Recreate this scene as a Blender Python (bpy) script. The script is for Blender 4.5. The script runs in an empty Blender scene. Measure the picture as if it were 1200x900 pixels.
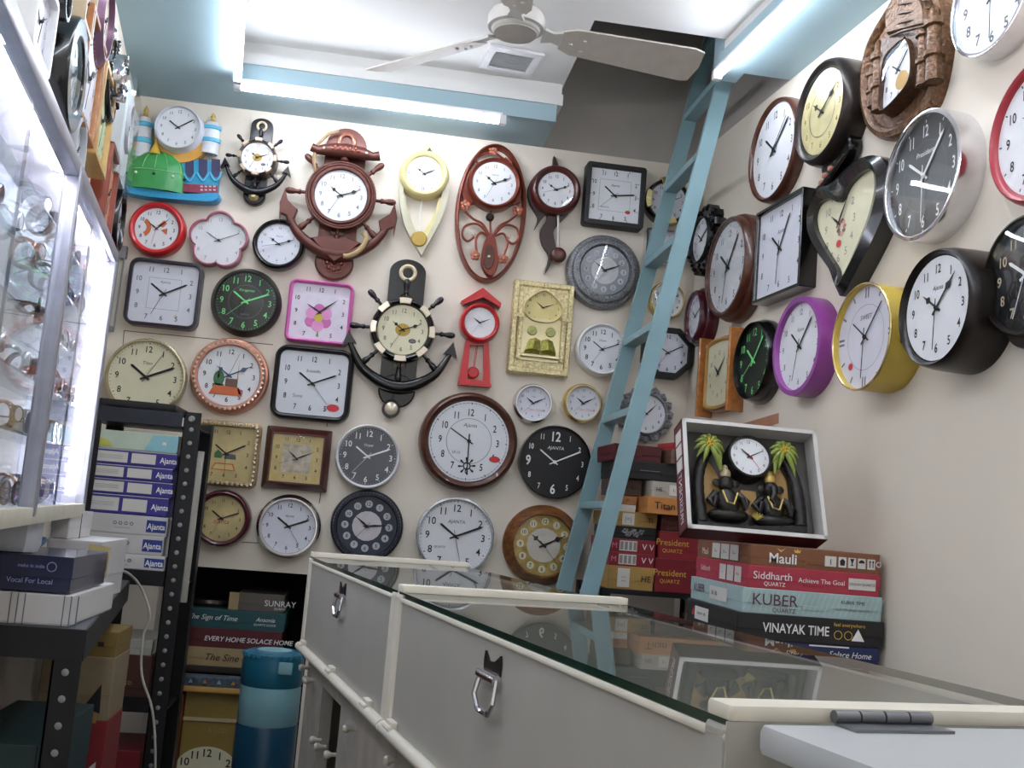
import bpy, bmesh, math, random
from math import sin, cos, pi, radians as RAD
from mathutils import Vector as V, Matrix as MX
random.seed(7)
SC = bpy.context.scene
COL = SC.collection

# ------------------------------------------------------------------ camera
FPX, YAW, PIT, ROL, CZ, DB = 1240.0, RAD(7.4), RAD(7.22), RAD(4.72), 1.09, 3.45
fw = V((sin(YAW)*cos(PIT), cos(YAW)*cos(PIT), sin(PIT)))
r0 = V((cos(YAW), -sin(YAW), 0)); u0 = r0.cross(fw)
rt = r0*cos(ROL)+u0*sin(ROL); up = u0*cos(ROL)-r0*sin(ROL)
CAM = V((0, 0, CZ))
cd = bpy.data.cameras.new('camera'); cam = bpy.data.objects.new('camera', cd); COL.objects.link(cam)
cd.sensor_width = 36; cd.lens = 36*FPX/1200; cd.clip_start = .02; cd.clip_end = 60
M = MX((rt, up, -fw)).transposed().to_4x4(); M.translation = CAM
cam.matrix_world = M
SC.camera = cam

# ------------------------------------------------------------------ light and exposure
TUBE_POWER = 31.0          # emission strength of the ceiling battens
CASE_POWER = 46.0           # LED strips inside the showcase
WORLD = .64                # daylight coming in by the open shop front behind the camera
SC.view_settings.view_transform = 'Standard'
SC.view_settings.look = 'None'
SC.view_settings.exposure = 0.34
SC.view_settings.gamma = 1
SC.view_settings.use_curve_mapping = False
w = bpy.data.worlds.new('world'); SC.world = w; w.use_nodes = True
w.node_tree.nodes['Background'].inputs[0].default_value = (1, .97, .93, 1)
w.node_tree.nodes['Background'].inputs[1].default_value = WORLD
SC.cycles.use_denoising = True
SC.cycles.max_bounces = 8
SC.cycles.transparent_max_bounces = 16

# ------------------------------------------------------------------ materials
def lin(h):
    if isinstance(h, tuple): return h
    c = [int(h[i:i+2], 16)/255 for i in (0, 2, 4)]
    return tuple(((x+.055)/1.055)**2.4 if x > .04045 else x/12.92 for x in c)
_mc = {}
def mat(name, col, rough=.45, metal=0., var=.06, scale=30., coat=0., bump=0., stretch=None, spec=.5):
    if name in _mc: return _mc[name]
    c = lin(col)
    m = bpy.data.materials.new(name); m.use_nodes = True; nt = m.node_tree; b = nt.nodes['Principled BSDF']
    tc = nt.nodes.new('ShaderNodeTexCoord'); nz = nt.nodes.new('ShaderNodeTexNoise'); nz.inputs['Scale'].default_value = scale
    nz.inputs['Detail'].default_value = 3
    if stretch:
        mp = nt.nodes.new('ShaderNodeMapping'); mp.inputs['Scale'].default_value = stretch
        nt.links.new(tc.outputs['Object'], mp.inputs[0]); nt.links.new(mp.outputs[0], nz.inputs['Vector'])
    else: nt.links.new(tc.outputs['Object'], nz.inputs['Vector'])
    rp = nt.nodes.new('ShaderNodeValToRGB')
    rp.color_ramp.elements[0].position = .3; rp.color_ramp.elements[1].position = .7
    rp.color_ramp.elements[0].color = (*[x*(1-var) for x in c], 1); rp.color_ramp.elements[1].color = (*[min(1, x*(1+var)) for x in c], 1)
    nt.links.new(nz.outputs['Fac'], rp.inputs[0]); nt.links.new(rp.outputs[0], b.inputs['Base Color'])
    b.inputs['Roughness'].default_value = rough; b.inputs['Metallic'].default_value = metal
    b.inputs['Coat Weight'].default_value = coat; b.inputs['Coat Roughness'].default_value = .06
    b.inputs['Specular IOR Level'].default_value = spec
    if bump:
        bp = nt.nodes.new('ShaderNodeBump'); bp.inputs['Strength'].default_value = bump; bp.inputs['Distance'].default_value = .004
        nt.links.new(nz.outputs['Fac'], bp.inputs['Height']); nt.links.new(bp.outputs[0], b.inputs['Normal'])
    _mc[name] = m; return m
def emis(name, col, s):
    m = bpy.data.materials.new(name); m.use_nodes = True; nt = m.node_tree; b = nt.nodes['Principled BSDF']
    b.inputs['Base Color'].default_value = (.9, .9, .9, 1); b.inputs['Emission Color'].default_value = (*lin(col), 1); b.inputs['Emission Strength'].default_value = s
    return m
def clear(name, tint=(1, 1, 1), ior=1.45, rough=.02):
    m = bpy.data.materials.new(name); m.use_nodes = True; nt = m.node_tree; nt.nodes.clear()
    o = nt.nodes.new('ShaderNodeOutputMaterial'); mx = nt.nodes.new('ShaderNodeMixShader'); t = nt.nodes.new('ShaderNodeBsdfTransparent')
    g = nt.nodes.new('ShaderNodeBsdfGlossy'); f = nt.nodes.new('ShaderNodeFresnel')
    gm = nt.nodes.new('ShaderNodeNewGeometry'); mr = nt.nodes.new('ShaderNodeMapRange')   # same reflectance from both sides of the pane
    mr.inputs['To Min'].default_value = ior; mr.inputs['To Max'].default_value = 1/ior
    nt.links.new(gm.outputs['Backfacing'], mr.inputs['Value']); nt.links.new(mr.outputs[0], f.inputs[0]); t.inputs[0].default_value = (*tint, 1); g.inputs['Roughness'].default_value = rough
    nt.links.new(f.outputs[0], mx.inputs[0]); nt.links.new(t.outputs[0], mx.inputs[1]); nt.links.new(g.outputs[0], mx.inputs[2]); nt.links.new(mx.outputs[0], o.inputs[0])
    return m
def wood(name, a, b_, scale=9., rough=.35, stretch=(1, 6, 6), coat=.4):
    m = mat(name, a, rough, coat=coat); nt = m.node_tree
    rp = [n for n in nt.nodes if n.type == 'VALTORGB'][0]; nz = [n for n in nt.nodes if n.type == 'TEX_NOISE'][0]
    nz.inputs['Scale'].default_value = scale; nz.inputs['Detail'].default_value = 6
    tc = [n for n in nt.nodes if n.type == 'TEX_COORD'][0]; mp = nt.nodes.new('ShaderNodeMapping'); mp.inputs['Scale'].default_value = stretch
    nt.links.new(tc.outputs['Object'], mp.inputs[0]); nt.links.new(mp.outputs[0], nz.inputs['Vector'])
    rp.color_ramp.elements[0].color = (*lin(a), 1); rp.color_ramp.elements[1].color = (*lin(b_), 1)
    return m

WHITE = mat('white_plastic', 'e4e4e6', .35); OFFW = mat('offwhite_dial', 'dfe1e6', .4, var=.02); COOLW = mat('cool_white_dial', 'd3d5e0', .35, var=.02)
CREAMD = mat('cream_dial', 'd8d4b6', .4, var=.03); BLACK = mat('black_gloss', '0b0a0c', .22, coat=.4); BLKM = mat('black_matt', '121214', .5)
INK = mat('black_ink', '15151a', .6); GINK = mat('grey_ink', '6d6d78', .6); WINK = mat('white_ink', 'e8e8e8', .5); REDINK = mat('red_ink', 'c8323c', .5)
LIME = mat('luminous_green', '7be08a', .5); PINKINK = mat('pink_ink', 'd98a95', .5); TANINK = mat('tan_ink', 'b9a06a', .6)
RED = mat('red_plastic', 'c4242a', .3, coat=.3); PINK = mat('pink_plastic', 'd868b4', .3, coat=.3); ROSE = mat('rose_red_plastic', 'a8323e', .35, coat=.2)
PURP = mat('purple_plastic', '8e3f94', .32, coat=.2); MAROON = mat('maroon_plastic', '4c1626', .25, coat=.4)
GOLD = mat('gold_metal', 'd8c48c', .25, .85); GOLDP = mat('yellow_gold_plastic', 'c8ad62', .35, .3); CHROME = mat('chrome_metal', 'd8d8dc', .12, 1.)
SILVER = mat('antique_silver', '85878b', .32, .6, var=.7, scale=240, bump=.9); BRONZE = mat('dark_bronze', '2e2724', .3, .5, var=.2)
COPPER = mat('copper_paint', '7d3a2a', .3, .35, var=.12); BROWNP = mat('brown_copper_paint', '5e352d', .35, .35, var=.15); BROWN = wood('brown_wood', '3f1d12', '5c3020')
WALN = wood('walnut_veneer', '4d2a12', '8a5526', 14); DKW = wood('dark_wood', '241210', '3a201a'); REDW = wood('red_brown_wood', '3a120c', '58201a'); ORW = wood('orange_wood', '9a5a26', 'b97a3c', 12)
CREAM = mat('cream_plastic', 'd9cd94', .4); PEARL = mat('pearl_bead', 'e8dcc8', .15, .5); ROSEG = mat('rose_gold', 'c98c78', .3, .5)
GREYD = mat('slate_dial', '4b4f58', .4); GLASS = clear('clear_glass'); GREEN_D = mat('dark_green_dial', '0d1711', .3, var=.3, scale=12)
NAVYM = mat('dark_blue_grey', '262b38', .35, .4, var=.8, scale=200, bump=.5); BLUEG = mat('pewter_dial', 'b4b6bc', .4)

# ------------------------------------------------------------------ mesh builder
class MB:
    def __init__(s): s.v = []; s.f = []; s.m = []; s.mats = []
    def mi(s, m):
        if m not in s.mats: s.mats.append(m)
        return s.mats.index(m)
    def add(s, vs, fs, m):
        b = len(s.v); k = s.mi(m); s.v += [tuple(p) for p in vs]
        s.f += [tuple(i+b for i in f) for f in fs]; s.m += [k]*len(fs); return s
    def loft(s, loops, m, c0=False, c1=False, closed=True):
        n = len(loops[0]); vs = [p for l in loops for p in l]; fs = []
        for a in range(len(loops)-1):
            for i in range(n if closed else n-1):
                j = (i+1) % n; fs.append((a*n+i, a*n+j, (a+1)*n+j, (a+1)*n+i))
        if c0: fs.append(tuple(range(n)))
        if c1: fs.append(tuple(range((len(loops)-1)*n, len(loops)*n)))
        return s.add(vs, fs, m)
    def box(s, x0, x1, y0, y1, z0, z1, m, bv=0.):
        if bv <= 0:
            vs = [(x, y, z) for z in (z0, z1) for y in (y0, y1) for x in (x0, x1)]
            return s.add(vs, [(0, 2, 3, 1), (4, 5, 7, 6), (0, 1, 5, 4), (2, 6, 7, 3), (0, 4, 6, 2), (1, 3, 7, 5)], m)
        b = min(bv, abs(x1-x0)/2.1, abs(y1-y0)/2.1, abs(z1-z0)/2.1)
        def lp(z, i):
            return [(x0+b+i, y0+i, z), (x1-b-i, y0+i, z), (x1-i, y0+b+i, z), (x1-i, y1-b-i, z), (x1-b-i, y1-i, z), (x0+b+i, y1-i, z), (x0+i, y1-b-i, z), (x0+i, y0+b+i, z)]
        i = b*.6
        return s.loft([lp(z0, i*.5), lp(z0+b, 0), lp(z1-b, 0), lp(z1, i*.5)], m, True, True)
    def tube(s, pts, r, m, n=8, caps=True, closed=False):
        pts = [V(p) for p in pts]; N = len(pts); rs = r if isinstance(r, (list, tuple)) else [r]*N; loops = []; prev = None
        for i, p in enumerate(pts):
            if closed: t = pts[(i+1) % N]-pts[i-1]
            else: t = pts[min(i+1, N-1)]-pts[max(i-1, 0)]
            t.normalize()
            if prev is None:
                a = V((0, 1, 0)) if abs(t.y) < .9 else V((1, 0, 0)); x = t.cross(a).normalized()
            else: x = (prev-t*prev.dot(t)).normalized()
            prev = x; y = t.cross(x)
            loops.append([p+(x*cos(2*pi*k/n)+y*sin(2*pi*k/n))*rs[i] for k in range(n)])
        if closed: loops.append(loops[0])
        return s.loft(loops, m, caps and not closed, caps and not closed)
    def lathe(s, prof, m, ax='y', n=32, o=(0, 0, 0), c0=True, c1=True):
        loops = []
        for r, h in prof:
            l = []
            for k in range(n):
                a = 2*pi*k/n; c, d = r*cos(a), r*sin(a)
                p = (c, h, d) if ax == 'y' else ((c, d, h) if ax == 'z' else (h, c, d))
                l.append((p[0]+o[0], p[1]+o[1], p[2]+o[2]))
            loops.append(l)
        return s.loft(loops, m, c0, c1)
    def plate(s, pts, y0, y1, m, bv=0.):      # outline (x,z) given thickness along y, viewer side y1
        if bv:
            cx = sum(p[0] for p in pts)/len(pts); cz = sum(p[1] for p in pts)/len(pts)
            R = max(math.hypot(p[0]-cx, p[1]-cz) for p in pts); q = 1-bv/R
            sm = [(cx+(p[0]-cx)*q, cz+(p[1]-cz)*q) for p in pts]; d = -bv if y1 < y0 else bv
            return s.loft([[(x, y0, z) for x, z in pts], [(x, y1-d, z) for x, z in pts], [(x, y1, z) for x, z in sm]], m, True, True)
        return s.loft([[(x, y0, z) for x, z in pts], [(x, y1, z) for x, z in pts]], m, True, True)
    def flat(s, pts, y, m): return s.add([(x, y, z) for x, z in pts], [tuple(range(len(pts)))], m)
    def ball(s, c, r, m, n=10, sq=(1, 1, 1)):
        loops = []
        for i in range(1, n//2+1):
            t = pi*i/(n//2+1); loops.append([(c[0]+r*sq[0]*sin(t)*cos(2*pi*k/n), c[1]-r*sq[1]*cos(t), c[2]+r*sq[2]*sin(t)*sin(2*pi*k/n)) for k in range(n)])
        return s.loft(loops, m, True, True)
    def text(s, t, size, m, fn, bold=0., shear=0., sx=1.):
        vs, fs = glyphs(t, bold, shear)
        return s.add([fn(x*size*sx, z*size) for x, z in vs], fs, m)
    def build(s, name, parent=None, ang=38, smooth=True, loc=None):
        me = bpy.data.meshes.new(name); me.from_pydata(s.v, [], s.f)
        for m in s.mats: me.materials.append(m)
        me.polygons.foreach_set('material_index', s.m)
        bm = bmesh.new(); bm.from_mesh(me); bmesh.ops.recalc_face_normals(bm, faces=bm.faces); bm.to_mesh(me); bm.free()
        if smooth:
            me.polygons.foreach_set('use_smooth', [True]*len(me.polygons))
            try: me.set_sharp_from_angle(angle=RAD(ang))
            except Exception: pass
        me.update()
        o = bpy.data.objects.new(name, me); COL.objects.link(o)
        if parent: o.parent = parent
        if loc: o.location = loc
        return o
_g = {}
def glyphs(t, bold=0., shear=0.):
    k = (t, bold, shear)
    if k in _g: return _g[k]
    c = bpy.data.curves.new('glyph', 'FONT'); c.body = t; c.size = 1; c.align_x = 'CENTER'; c.resolution_u = 3; c.offset = bold; c.shear = shear; c.fill_mode = 'FRONT'
    o = bpy.data.objects.new('glyph', c); COL.objects.link(o)
    me = bpy.data.meshes.new_from_object(o)
    vs = [(v.co.x, v.co.y) for v in me.vertices]; fs = [tuple(p.vertices) for p in me.polygons]
    bpy.data.objects.remove(o); bpy.data.curves.remove(c); bpy.data.meshes.remove(me)
    if vs:
        zc = .345 if not any(ch in t for ch in 'gjpqy') or len(t) > 3 else .25
        xa = (min(v[0] for v in vs)+max(v[0] for v in vs))/2
        vs = [(x-xa, z-zc) for x, z in vs]
    _g[k] = (vs, fs); return _g[k]

def thing(name, label, cat, loc=(0, 0, 0), rz=0., group=None):
    o = bpy.data.objects.new(name, None); o.empty_display_size = .05; COL.objects.link(o); o.location = loc; o.rotation_euler = (0, 0, rz)
    return tag(o, label, cat, group)
def tag(o, label, cat, group=None):
    o['label'] = label; o['category'] = cat
    if group: o['group'] = group
    return o
def struct(o): o['kind'] = 'structure'; return o
def copy_tree(o, parent=None):
    c = o.copy(); COL.objects.link(c)
    if parent: c.parent = parent
    for ch in list(o.children): copy_tree(ch, c)
    return c

# ------------------------------------------------------------------ rays and wall frames
def ray(x, y): return fw+rt*((x-600)/FPX)-up*((y-450)/FPX)
def hit(x, y, p, n):
    d = ray(x, y); return CAM+d*((V(p)-CAM).dot(n)/d.dot(n))
def onY(x, y, Y): return hit(x, y, (0, Y, 0), V((0, 1, 0)))
def onZ(x, y, z): return hit(x, y, (0, 0, z), V((0, 0, 1)))
class Wall:
    def __init__(s, P, rz):           # local x right along the wall as seen from the room, local y into the wall
        s.P = V(P); s.rz = rz; s.x = V((cos(rz), sin(rz), 0)); s.n = V((-sin(rz), cos(rz), 0))
    def at(s, px, py, dep=0.):        # point on the wall surface in front of which (dep) the pixel lies
        return hit(px, py, s.P-s.n*dep, s.n)+s.n*dep
    def k(s, px, py, dep=0.): return (s.at(px, py-8, dep)-s.at(px, py+8, dep)).length/16
    def pts(s, L, dep, root):         # photo outline -> local (x, z) on the plane dep in front of the wall
        o = V(root.location); out = []
        for px, py in L:
            p = s.at(px, py, dep)-o; out.append((p.dot(s.x), p.z))
        return out
AR, AL = RAD(-4.6), RAD(-7.6)
WB = Wall((0, DB, 0), 0)
WR = Wall((1.048, DB, 0), -pi/2-AR)
WL = Wall((-.863, DB, 0), pi/2-AL)
# ------------------------------------------------------------------ the room
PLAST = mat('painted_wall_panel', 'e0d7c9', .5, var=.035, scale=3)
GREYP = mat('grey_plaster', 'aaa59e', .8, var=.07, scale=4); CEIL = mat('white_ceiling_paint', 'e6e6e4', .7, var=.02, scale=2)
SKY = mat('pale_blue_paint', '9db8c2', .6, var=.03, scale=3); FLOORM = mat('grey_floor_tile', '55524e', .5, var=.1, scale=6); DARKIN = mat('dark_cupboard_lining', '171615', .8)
SEAM = mat('dark_seam', '4a4640', .8)
def rx(y): return 1.048+(DB-y)*math.tan(-AR)*1.0
def lx(y): return -.863+(DB-y)*math.tan(-AL)*1.0
ZT = 2.352; ZR = 2.41; ZC = 2.5; ZL = 3.3
YF = -.4
def prism(name, poly, z0, z1, m):     # poly in plan (x, y)
    b = MB(); b.loft([[(x, y, z0) for x, y in poly], [(x, y, z1) for x, y in poly]], m, True, True); return b.build(name, smooth=False)
# floor
struct(prism('floor', [(-1.5, YF), (1.8, YF), (1.8, 4.1), (-1.5, 4.1)], -.1, 0, FLOORM))
# back wall: a white panel above a cupboard niche, grey plaster higher up in the stair opening
b = MB(); T = .1
b.box(-.13, 1.3, DB, DB+T, 0, ZT, PLAST); b.box(-1.1, -.60, DB, DB+T, 0, ZT, PLAST); b.box(-.60, -.13, DB, DB+T, .862, ZT, PLAST)
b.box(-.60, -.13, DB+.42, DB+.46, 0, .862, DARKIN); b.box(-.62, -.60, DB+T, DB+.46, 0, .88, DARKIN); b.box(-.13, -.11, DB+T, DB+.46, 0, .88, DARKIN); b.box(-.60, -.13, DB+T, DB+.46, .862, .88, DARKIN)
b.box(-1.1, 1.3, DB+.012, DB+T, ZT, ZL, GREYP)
struct(b.build('wall_back', smooth=False))
# side walls
def side(name, f, sgn, y1, z0, z1, m, th=.1, y0=YF):
    return prism(name, [(f(y0), y0), (f(y1), y1), (f(y1)+sgn*th, y1), (f(y0)+sgn*th, y0)], z0, z1, m)
b = MB()
def sidebox(f, sgn, y0, y1, z0, z1, m, off=0., th=.1):
    P = [(f(y0)+sgn*off, y0), (f(y1)+sgn*off, y1), (f(y1)+sgn*th, y1), (f(y0)+sgn*th, y0)]
    b.loft([[(x, y, z0) for x, y in P], [(x, y, z1) for x, y in P]], m, True, True)
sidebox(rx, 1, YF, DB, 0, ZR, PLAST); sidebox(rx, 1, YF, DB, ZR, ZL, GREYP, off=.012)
struct(b.build('wall_right', smooth=False))
b = MB(); sidebox(lx, -1, YF, DB, 0, ZC+.1, PLAST); struct(b.build('wall_left', smooth=False))
# ceiling with the stair opening in its far right corner
VX0, VY0 = .512, 2.79
b = MB()
b.box(-1.4, 1.8, YF, VY0, ZC, ZC+.1, CEIL); b.box(-1.4, VX0, VY0, DB+.1, ZC, ZC+.1, CEIL)
struct(b.build('ceiling', smooth=False))
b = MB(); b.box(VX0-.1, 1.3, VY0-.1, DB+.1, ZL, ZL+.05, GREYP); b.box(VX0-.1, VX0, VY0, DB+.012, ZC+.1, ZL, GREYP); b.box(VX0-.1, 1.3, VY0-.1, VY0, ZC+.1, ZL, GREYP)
b.box(VX0-.1, VX0+.0, VY0, DB+.012, ZC+.1, ZC+.11, GREYP)
struct(b.build('ceiling_loft', smooth=False))
# dropped blue soffits round the edge of the ceiling
YS = 3.205
def xs(y): return lx(y)+.315             # inner edge of the left soffit
XB = .487
b = MB()
b.loft([[(x, y, z) for x, y in ((xs(DB), DB), (XB, DB+.012), (XB, YS), (xs(YS), YS))] for z in (ZT, ZT+.055)], SKY, True, True)
b.loft([[(x, y, z) for x, y in ((xs(DB)-.02, DB), (XB, DB+.012), (XB+.005, YS+.035), (xs(YS), YS+.035))] for z in (ZT+.055, ZT+.062)], CEIL, True, True)
b.loft([[(x, y, z) for x, y in ((xs(DB)-.02, DB), (XB+.02, DB+.012), (XB+.02, YS+.012), (xs(YS), YS+.012))] for z in (ZT+.062, ZT+.098)], CEIL, True, True)
b.loft([[(x, y, z) for x, y in ((xs(DB)-.05, DB), (XB+.02, DB+.012), (XB+.02, YS+.05), (xs(YS), YS+.05))] for z in (ZT+.098, ZC)], CEIL, True, True)
struct(b.build('trim_1', smooth=False))
b = MB()
for z0, z1, o, m in ((ZT, ZT+.055, 0, SKY), (ZT+.055, ZT+.098, .02, CEIL), (ZT+.098, ZC, .05, CEIL)):
    P = [(lx(YF)-.02, YF), (lx(DB)-.02, DB), (xs(DB)-o, DB), (xs(YF)-o, YF)]
    b.loft([[(x, y, z0) for x, y in P], [(x, y, z1) for x, y in P]], m, True, True)
struct(b.build('trim_2', smooth=False))
YR1 = 2.8
def xr(y): return rx(y)-.215
b = MB()
for z0, z1, o, m in ((ZR, ZR+.05, 0, SKY), (ZR+.05, ZC, .012, CEIL)):
    P = [(rx(YF)+.02, YF), (rx(YR1)+.02, YR1), (xr(YR1)+o, YR1), (xr(YF)+o, YF)]
    b.loft([[(x, y, z0) for x, y in P], [(x, y, z1) for x, y in P]], m, True, True)
struct(b.build('trim_3', smooth=False))
# blue painted post and beam at the side of the stair opening
b = MB(); b.box(xr(YR1)+.005, xr(YR1)+.075, VY0+.01, VY0+.08, ZR+.0, ZL, SKY); struct(b.build('trim_4', smooth=False))
# panel seams
b = MB()
def seam(L, dep=.0006, w=.0012):
    for (a, c), (d, e) in zip(L, L[1:]):
        p = WB.at(a, c); q = WB.at(d, e); t = (q-p).normalized(); n = V((-t.z, 0, t.x))*w
        b.add([p+n+V((0, -dep, 0)), q+n+V((0, -dep, 0)), q-n+V((0, -dep, 0)), p-n+V((0, -dep, 0))], [(0, 1, 2, 3)], SEAM)
seam([(143, 418), (145.5, 387.5), (320, 404)]); seam([(283, 635.5), (303, 636.2)]); seam([(374, 590), (376, 577)]); seam([(383, 500), (384, 494)])
struct(b.build('trim_5', smooth=False))
# right wall: lower sheet stands a little proud, a brown strip of tape along its top edge
b = MB()
P = [(rx(YF)-.004, YF), (rx(2.79)-.004, 2.79), (rx(2.79), 2.79), (rx(YF), YF)]
b.loft([[(x, y, 0) for x, y in P], [(x, y, 1.441) for x, y in P]], PLAST, True, True); struct(b.build('trim_6', smooth=False))
b = MB(); o_ = thing('tape_strip', 'strip of brown packing tape stuck to the right wall above the boxes', 'tape', WR.at(890, 491), WR.rz)
L = WR.pts([(868, 497), (912, 484), (912, 496), (868, 508)], .006, o_)
b.plate(L, -.0045, -.0055, mat('brown_tape', 'a9785c', .5)); b.build('tape', o_)
# ------------------------------------------------------------------ ceiling lamps
TUBE = emis('lamp_tube', 'f0f4ff', TUBE_POWER)
def batten(label, p, q, w=.024):
    p, q = V(p), V(q); d = q-p; L = d.length; a = math.atan2(d.y, d.x)
    t = thing('led_batten', label, 'ceiling light', (p+q)/2, a, 'LED battens on the soffits')
    b = MB(); b.box(-L/2, L/2, -w*.3, w*.3, -.002, .012, WHITE, .002); b.build('housing', t)
    b = MB(); l = []
    for i in (-1, 1): l.append([(i*(L/2-.012), .0115*cos(k*pi/8), -.0125+.0115*sin(k*pi/8)) for k in range(16)])
    b.loft(l, TUBE, True, True); b.build('diffuser', t)
    for i in (-1, 1): b = MB(); b.box(i*L/2-.012, i*L/2+.012, -w*.52, w*.52, -.0255, .003, WHITE, .003); b.build('end_cap', t)
batten('lit LED batten on the back soffit above the anchor clocks', (xs(YS)+.012, YS-.007, ZT-.010), (.315, YS-.007, ZT-.010))
batten('lit LED batten running along the left soffit', (xs(-.3)+.009, -.3, ZT-.010), (xs(3.14)+.009, 3.14, ZT-.010))  # side battens lengthened unseen past the camera, added fill for the lower room
batten('lit LED batten on the right soffit beside the ladder top', (xr(-.3)-.009, -.3, ZR-.010), (xr(2.79)-.009, 2.79, ZR-.010))
# ------------------------------------------------------------------ clock parts
def circ(r, n=48): return lambda i=0.: [((r-i)*cos(2*pi*k/n), (r-i)*sin(2*pi*k/n)) for k in range(n)]
def elli(a, c, n=48): return lambda i=0.: [((a-i)*cos(2*pi*k/n), (c-i)*sin(2*pi*k/n)) for k in range(n)]
def rrect(hx, hz, cr, n=6):
    def f(i=0.):
        r = max(cr-i, .0008); x, z = hx-i-r, hz-i-r; out = []
        for q, (sx, sz) in enumerate(((1, 1), (-1, 1), (-1, -1), (1, -1))):
            for k in range(n+1):
                a = pi/2*(q+k/n); out.append((sx*x+r*cos(a), sz*z+r*sin(a)))
        return out
    return f
def ngon(r, n=8, ph=pi/8): return lambda i=0.: [((r-i)*cos(ph+2*pi*k/n), (r-i)*sin(ph+2*pi*k/n)) for k in range(n)]
def poly(pts):
    cx = sum(p[0] for p in pts)/len(pts); cz = sum(p[1] for p in pts)/len(pts); R = sum(math.hypot(p[0]-cx, p[1]-cz) for p in pts)/len(pts)
    return lambda i=0.: [(cx+(x-cx)*(1-i/R), cz+(z-cz)*(1-i/R)) for x, z in pts]
def spline(P, n=6, closed=True):      # smooth curve through points
    N = len(P); out = []
    for i in range(N if closed else N-1):
        g = lambda j: V(P[j % N]) if closed else V(P[max(0, min(N-1, j))])
        a, b_, c, d = g(i-1), g(i), g(i+1), g(i+2)
        for k in range(n):
            t = k/n; out.append(tuple(.5*((2*b_)+(c-a)*t+(2*a-5*b_+4*c-d)*t*t+(3*b_-a-3*c+d)*t**3)))
    if not closed: out.append(tuple(P[-1]))
    return out
PROF = {
 'round': [(0, 0), (0, .35), (.08, .72), (.28, .94), (.5, 1), (.75, .94), (.93, .82), (1, .6)],
 'flat': [(0, 0), (0, .9), (.1, 1), (.9, 1), (1, .93), (1, .6)],
 'slope': [(0, 0), (0, .94), (.08, 1), (.2, 1), (1, .62)],
 'bevel': [(0, 0), (0, .4), (.8, 1), (.92, 1), (1, .6)],
 'step': [(0, 0), (0, .45), (.12, .6), (.34, .66), (.42, .9), (.6, 1), (.86, 1), (1, .6)],
 'thin': [(0, 0), (0, .97), (.4, 1.0), (.8, 1), (1, .94), (1, .6)],
 'drum': [(0, 0), (0, .2), (-.05, .3), (-.05, .9), (0, .98), (.3, 1), (1, .96), (1, .7)],
}
def rim(t, out, w, d, m, prof='round', name='rim', y0=0.):
    b = MB(); b.loft([[(x, y0-f*d, z) for x, z in out(i*w)] for i, f in PROF[prof]], m, True, False); return b.build(name, t)
SEGS = {'disc': 1}
def lp(a, p):                          # unit direction pushed onto a rounded square of power p
    x, z = sin(a), cos(a)
    if p <= 2: return x, z
    q = (abs(x)**p+abs(z)**p)**(1/p); return x/q, z/q
def face(t, out, ins, y, dm, ink, R, num='arab', p=2, ax=1., ns=.19, rr=.8, bold=.014, sx=.9, ticks=True, brand='', brand_m=None, extra=None, dc=None, which=range(1, 13), name='dial', off=(0, 0)):
    b = MB(); o = out(ins); b.flat(o, y, dm); e = y-.0004
    P = lambda x, z, k=0: (x+off[0], e-k*.0002, z+off[1])
    if num == 'disc':
        for h in range(1, 13):
            x, z = lp(h*pi/6, p); b.flat([(x*R*ax*rr+off[0]+R*.125*cos(q*pi/8), z*R*rr+off[1]+R*.125*sin(q*pi/8)) for q in range(16)], e, dc)
    if num in ('arab', 'disc'):
        for h in which:
            x, z = lp(h*pi/6, p); b.text(str(h), R*ns/.69, ink, lambda u, v: P(x*R*ax*rr+u, z*R*rr+v, 1), bold, 0, sx)
    if num == 'bar':
        for h in range(1, 13):
            x, z = lp(h*pi/6, p); l = .13 if h % 3 else .2
            for q in ((-1, 1) if h % 3 == 0 else (0,)):
                for w_ in (1,):
                    c = (x*R*.97*ax, z*R*.97); d = (x*R*(.97-l)*ax, z*R*(.97-l)); n = (z*R*.022, -x*R*.022)
                    s_ = (z*R*.045*q, -x*R*.045*q)
                    b.add([P(c[0]+n[0]+s_[0], c[1]+n[1]+s_[1]), P(c[0]-n[0]+s_[0], c[1]-n[1]+s_[1]), P(d[0]-n[0]+s_[0], d[1]-n[1]+s_[1]), P(d[0]+n[0]+s_[0], d[1]+n[1]+s_[1])], [(0, 1, 2, 3)], ink)
    if ticks:
        for k in range(60):
            if ticks == 5 and k % 5: continue
            x, z = lp(k*pi/30, p); l = .05 if k % 5 == 0 else .03; ww = .011 if k % 5 == 0 else .005
            c = (x*R*.97*ax, z*R*.97); d = (x*R*(.97-l)*ax, z*R*(.97-l)); n = (z*R*ww, -x*R*ww)
            b.add([P(c[0]+n[0], c[1]+n[1]), P(c[0]-n[0], c[1]-n[1]), P(d[0]-n[0], d[1]-n[1]), P(d[0]+n[0], d[1]+n[1])], [(0, 1, 2, 3)], ink)
    if brand: b.text(brand, R*.13, brand_m or ink, lambda u, v: P(u, v+R*.4), 0, .2)
    if extra: extra(b, R, lambda x, z, k=2: P(x, z, k))
    return b.build(name, t, smooth=False)
def ringmark(b, P, r, w, m, n=40, arc=None):   # a printed circle line
    a0, a1 = arc or (0, 2*pi)
    for k in range(n):
        a, c = a0+(a1-a0)*k/n, a0+(a1-a0)*(k+1)/n
        b.add([P(r*cos(a), r*sin(a)), P(r*cos(c), r*sin(c)), P((r-w)*cos(c), (r-w)*sin(c)), P((r-w)*cos(a), (r-w)*sin(a))], [(0, 1, 2, 3)], m)
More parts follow.
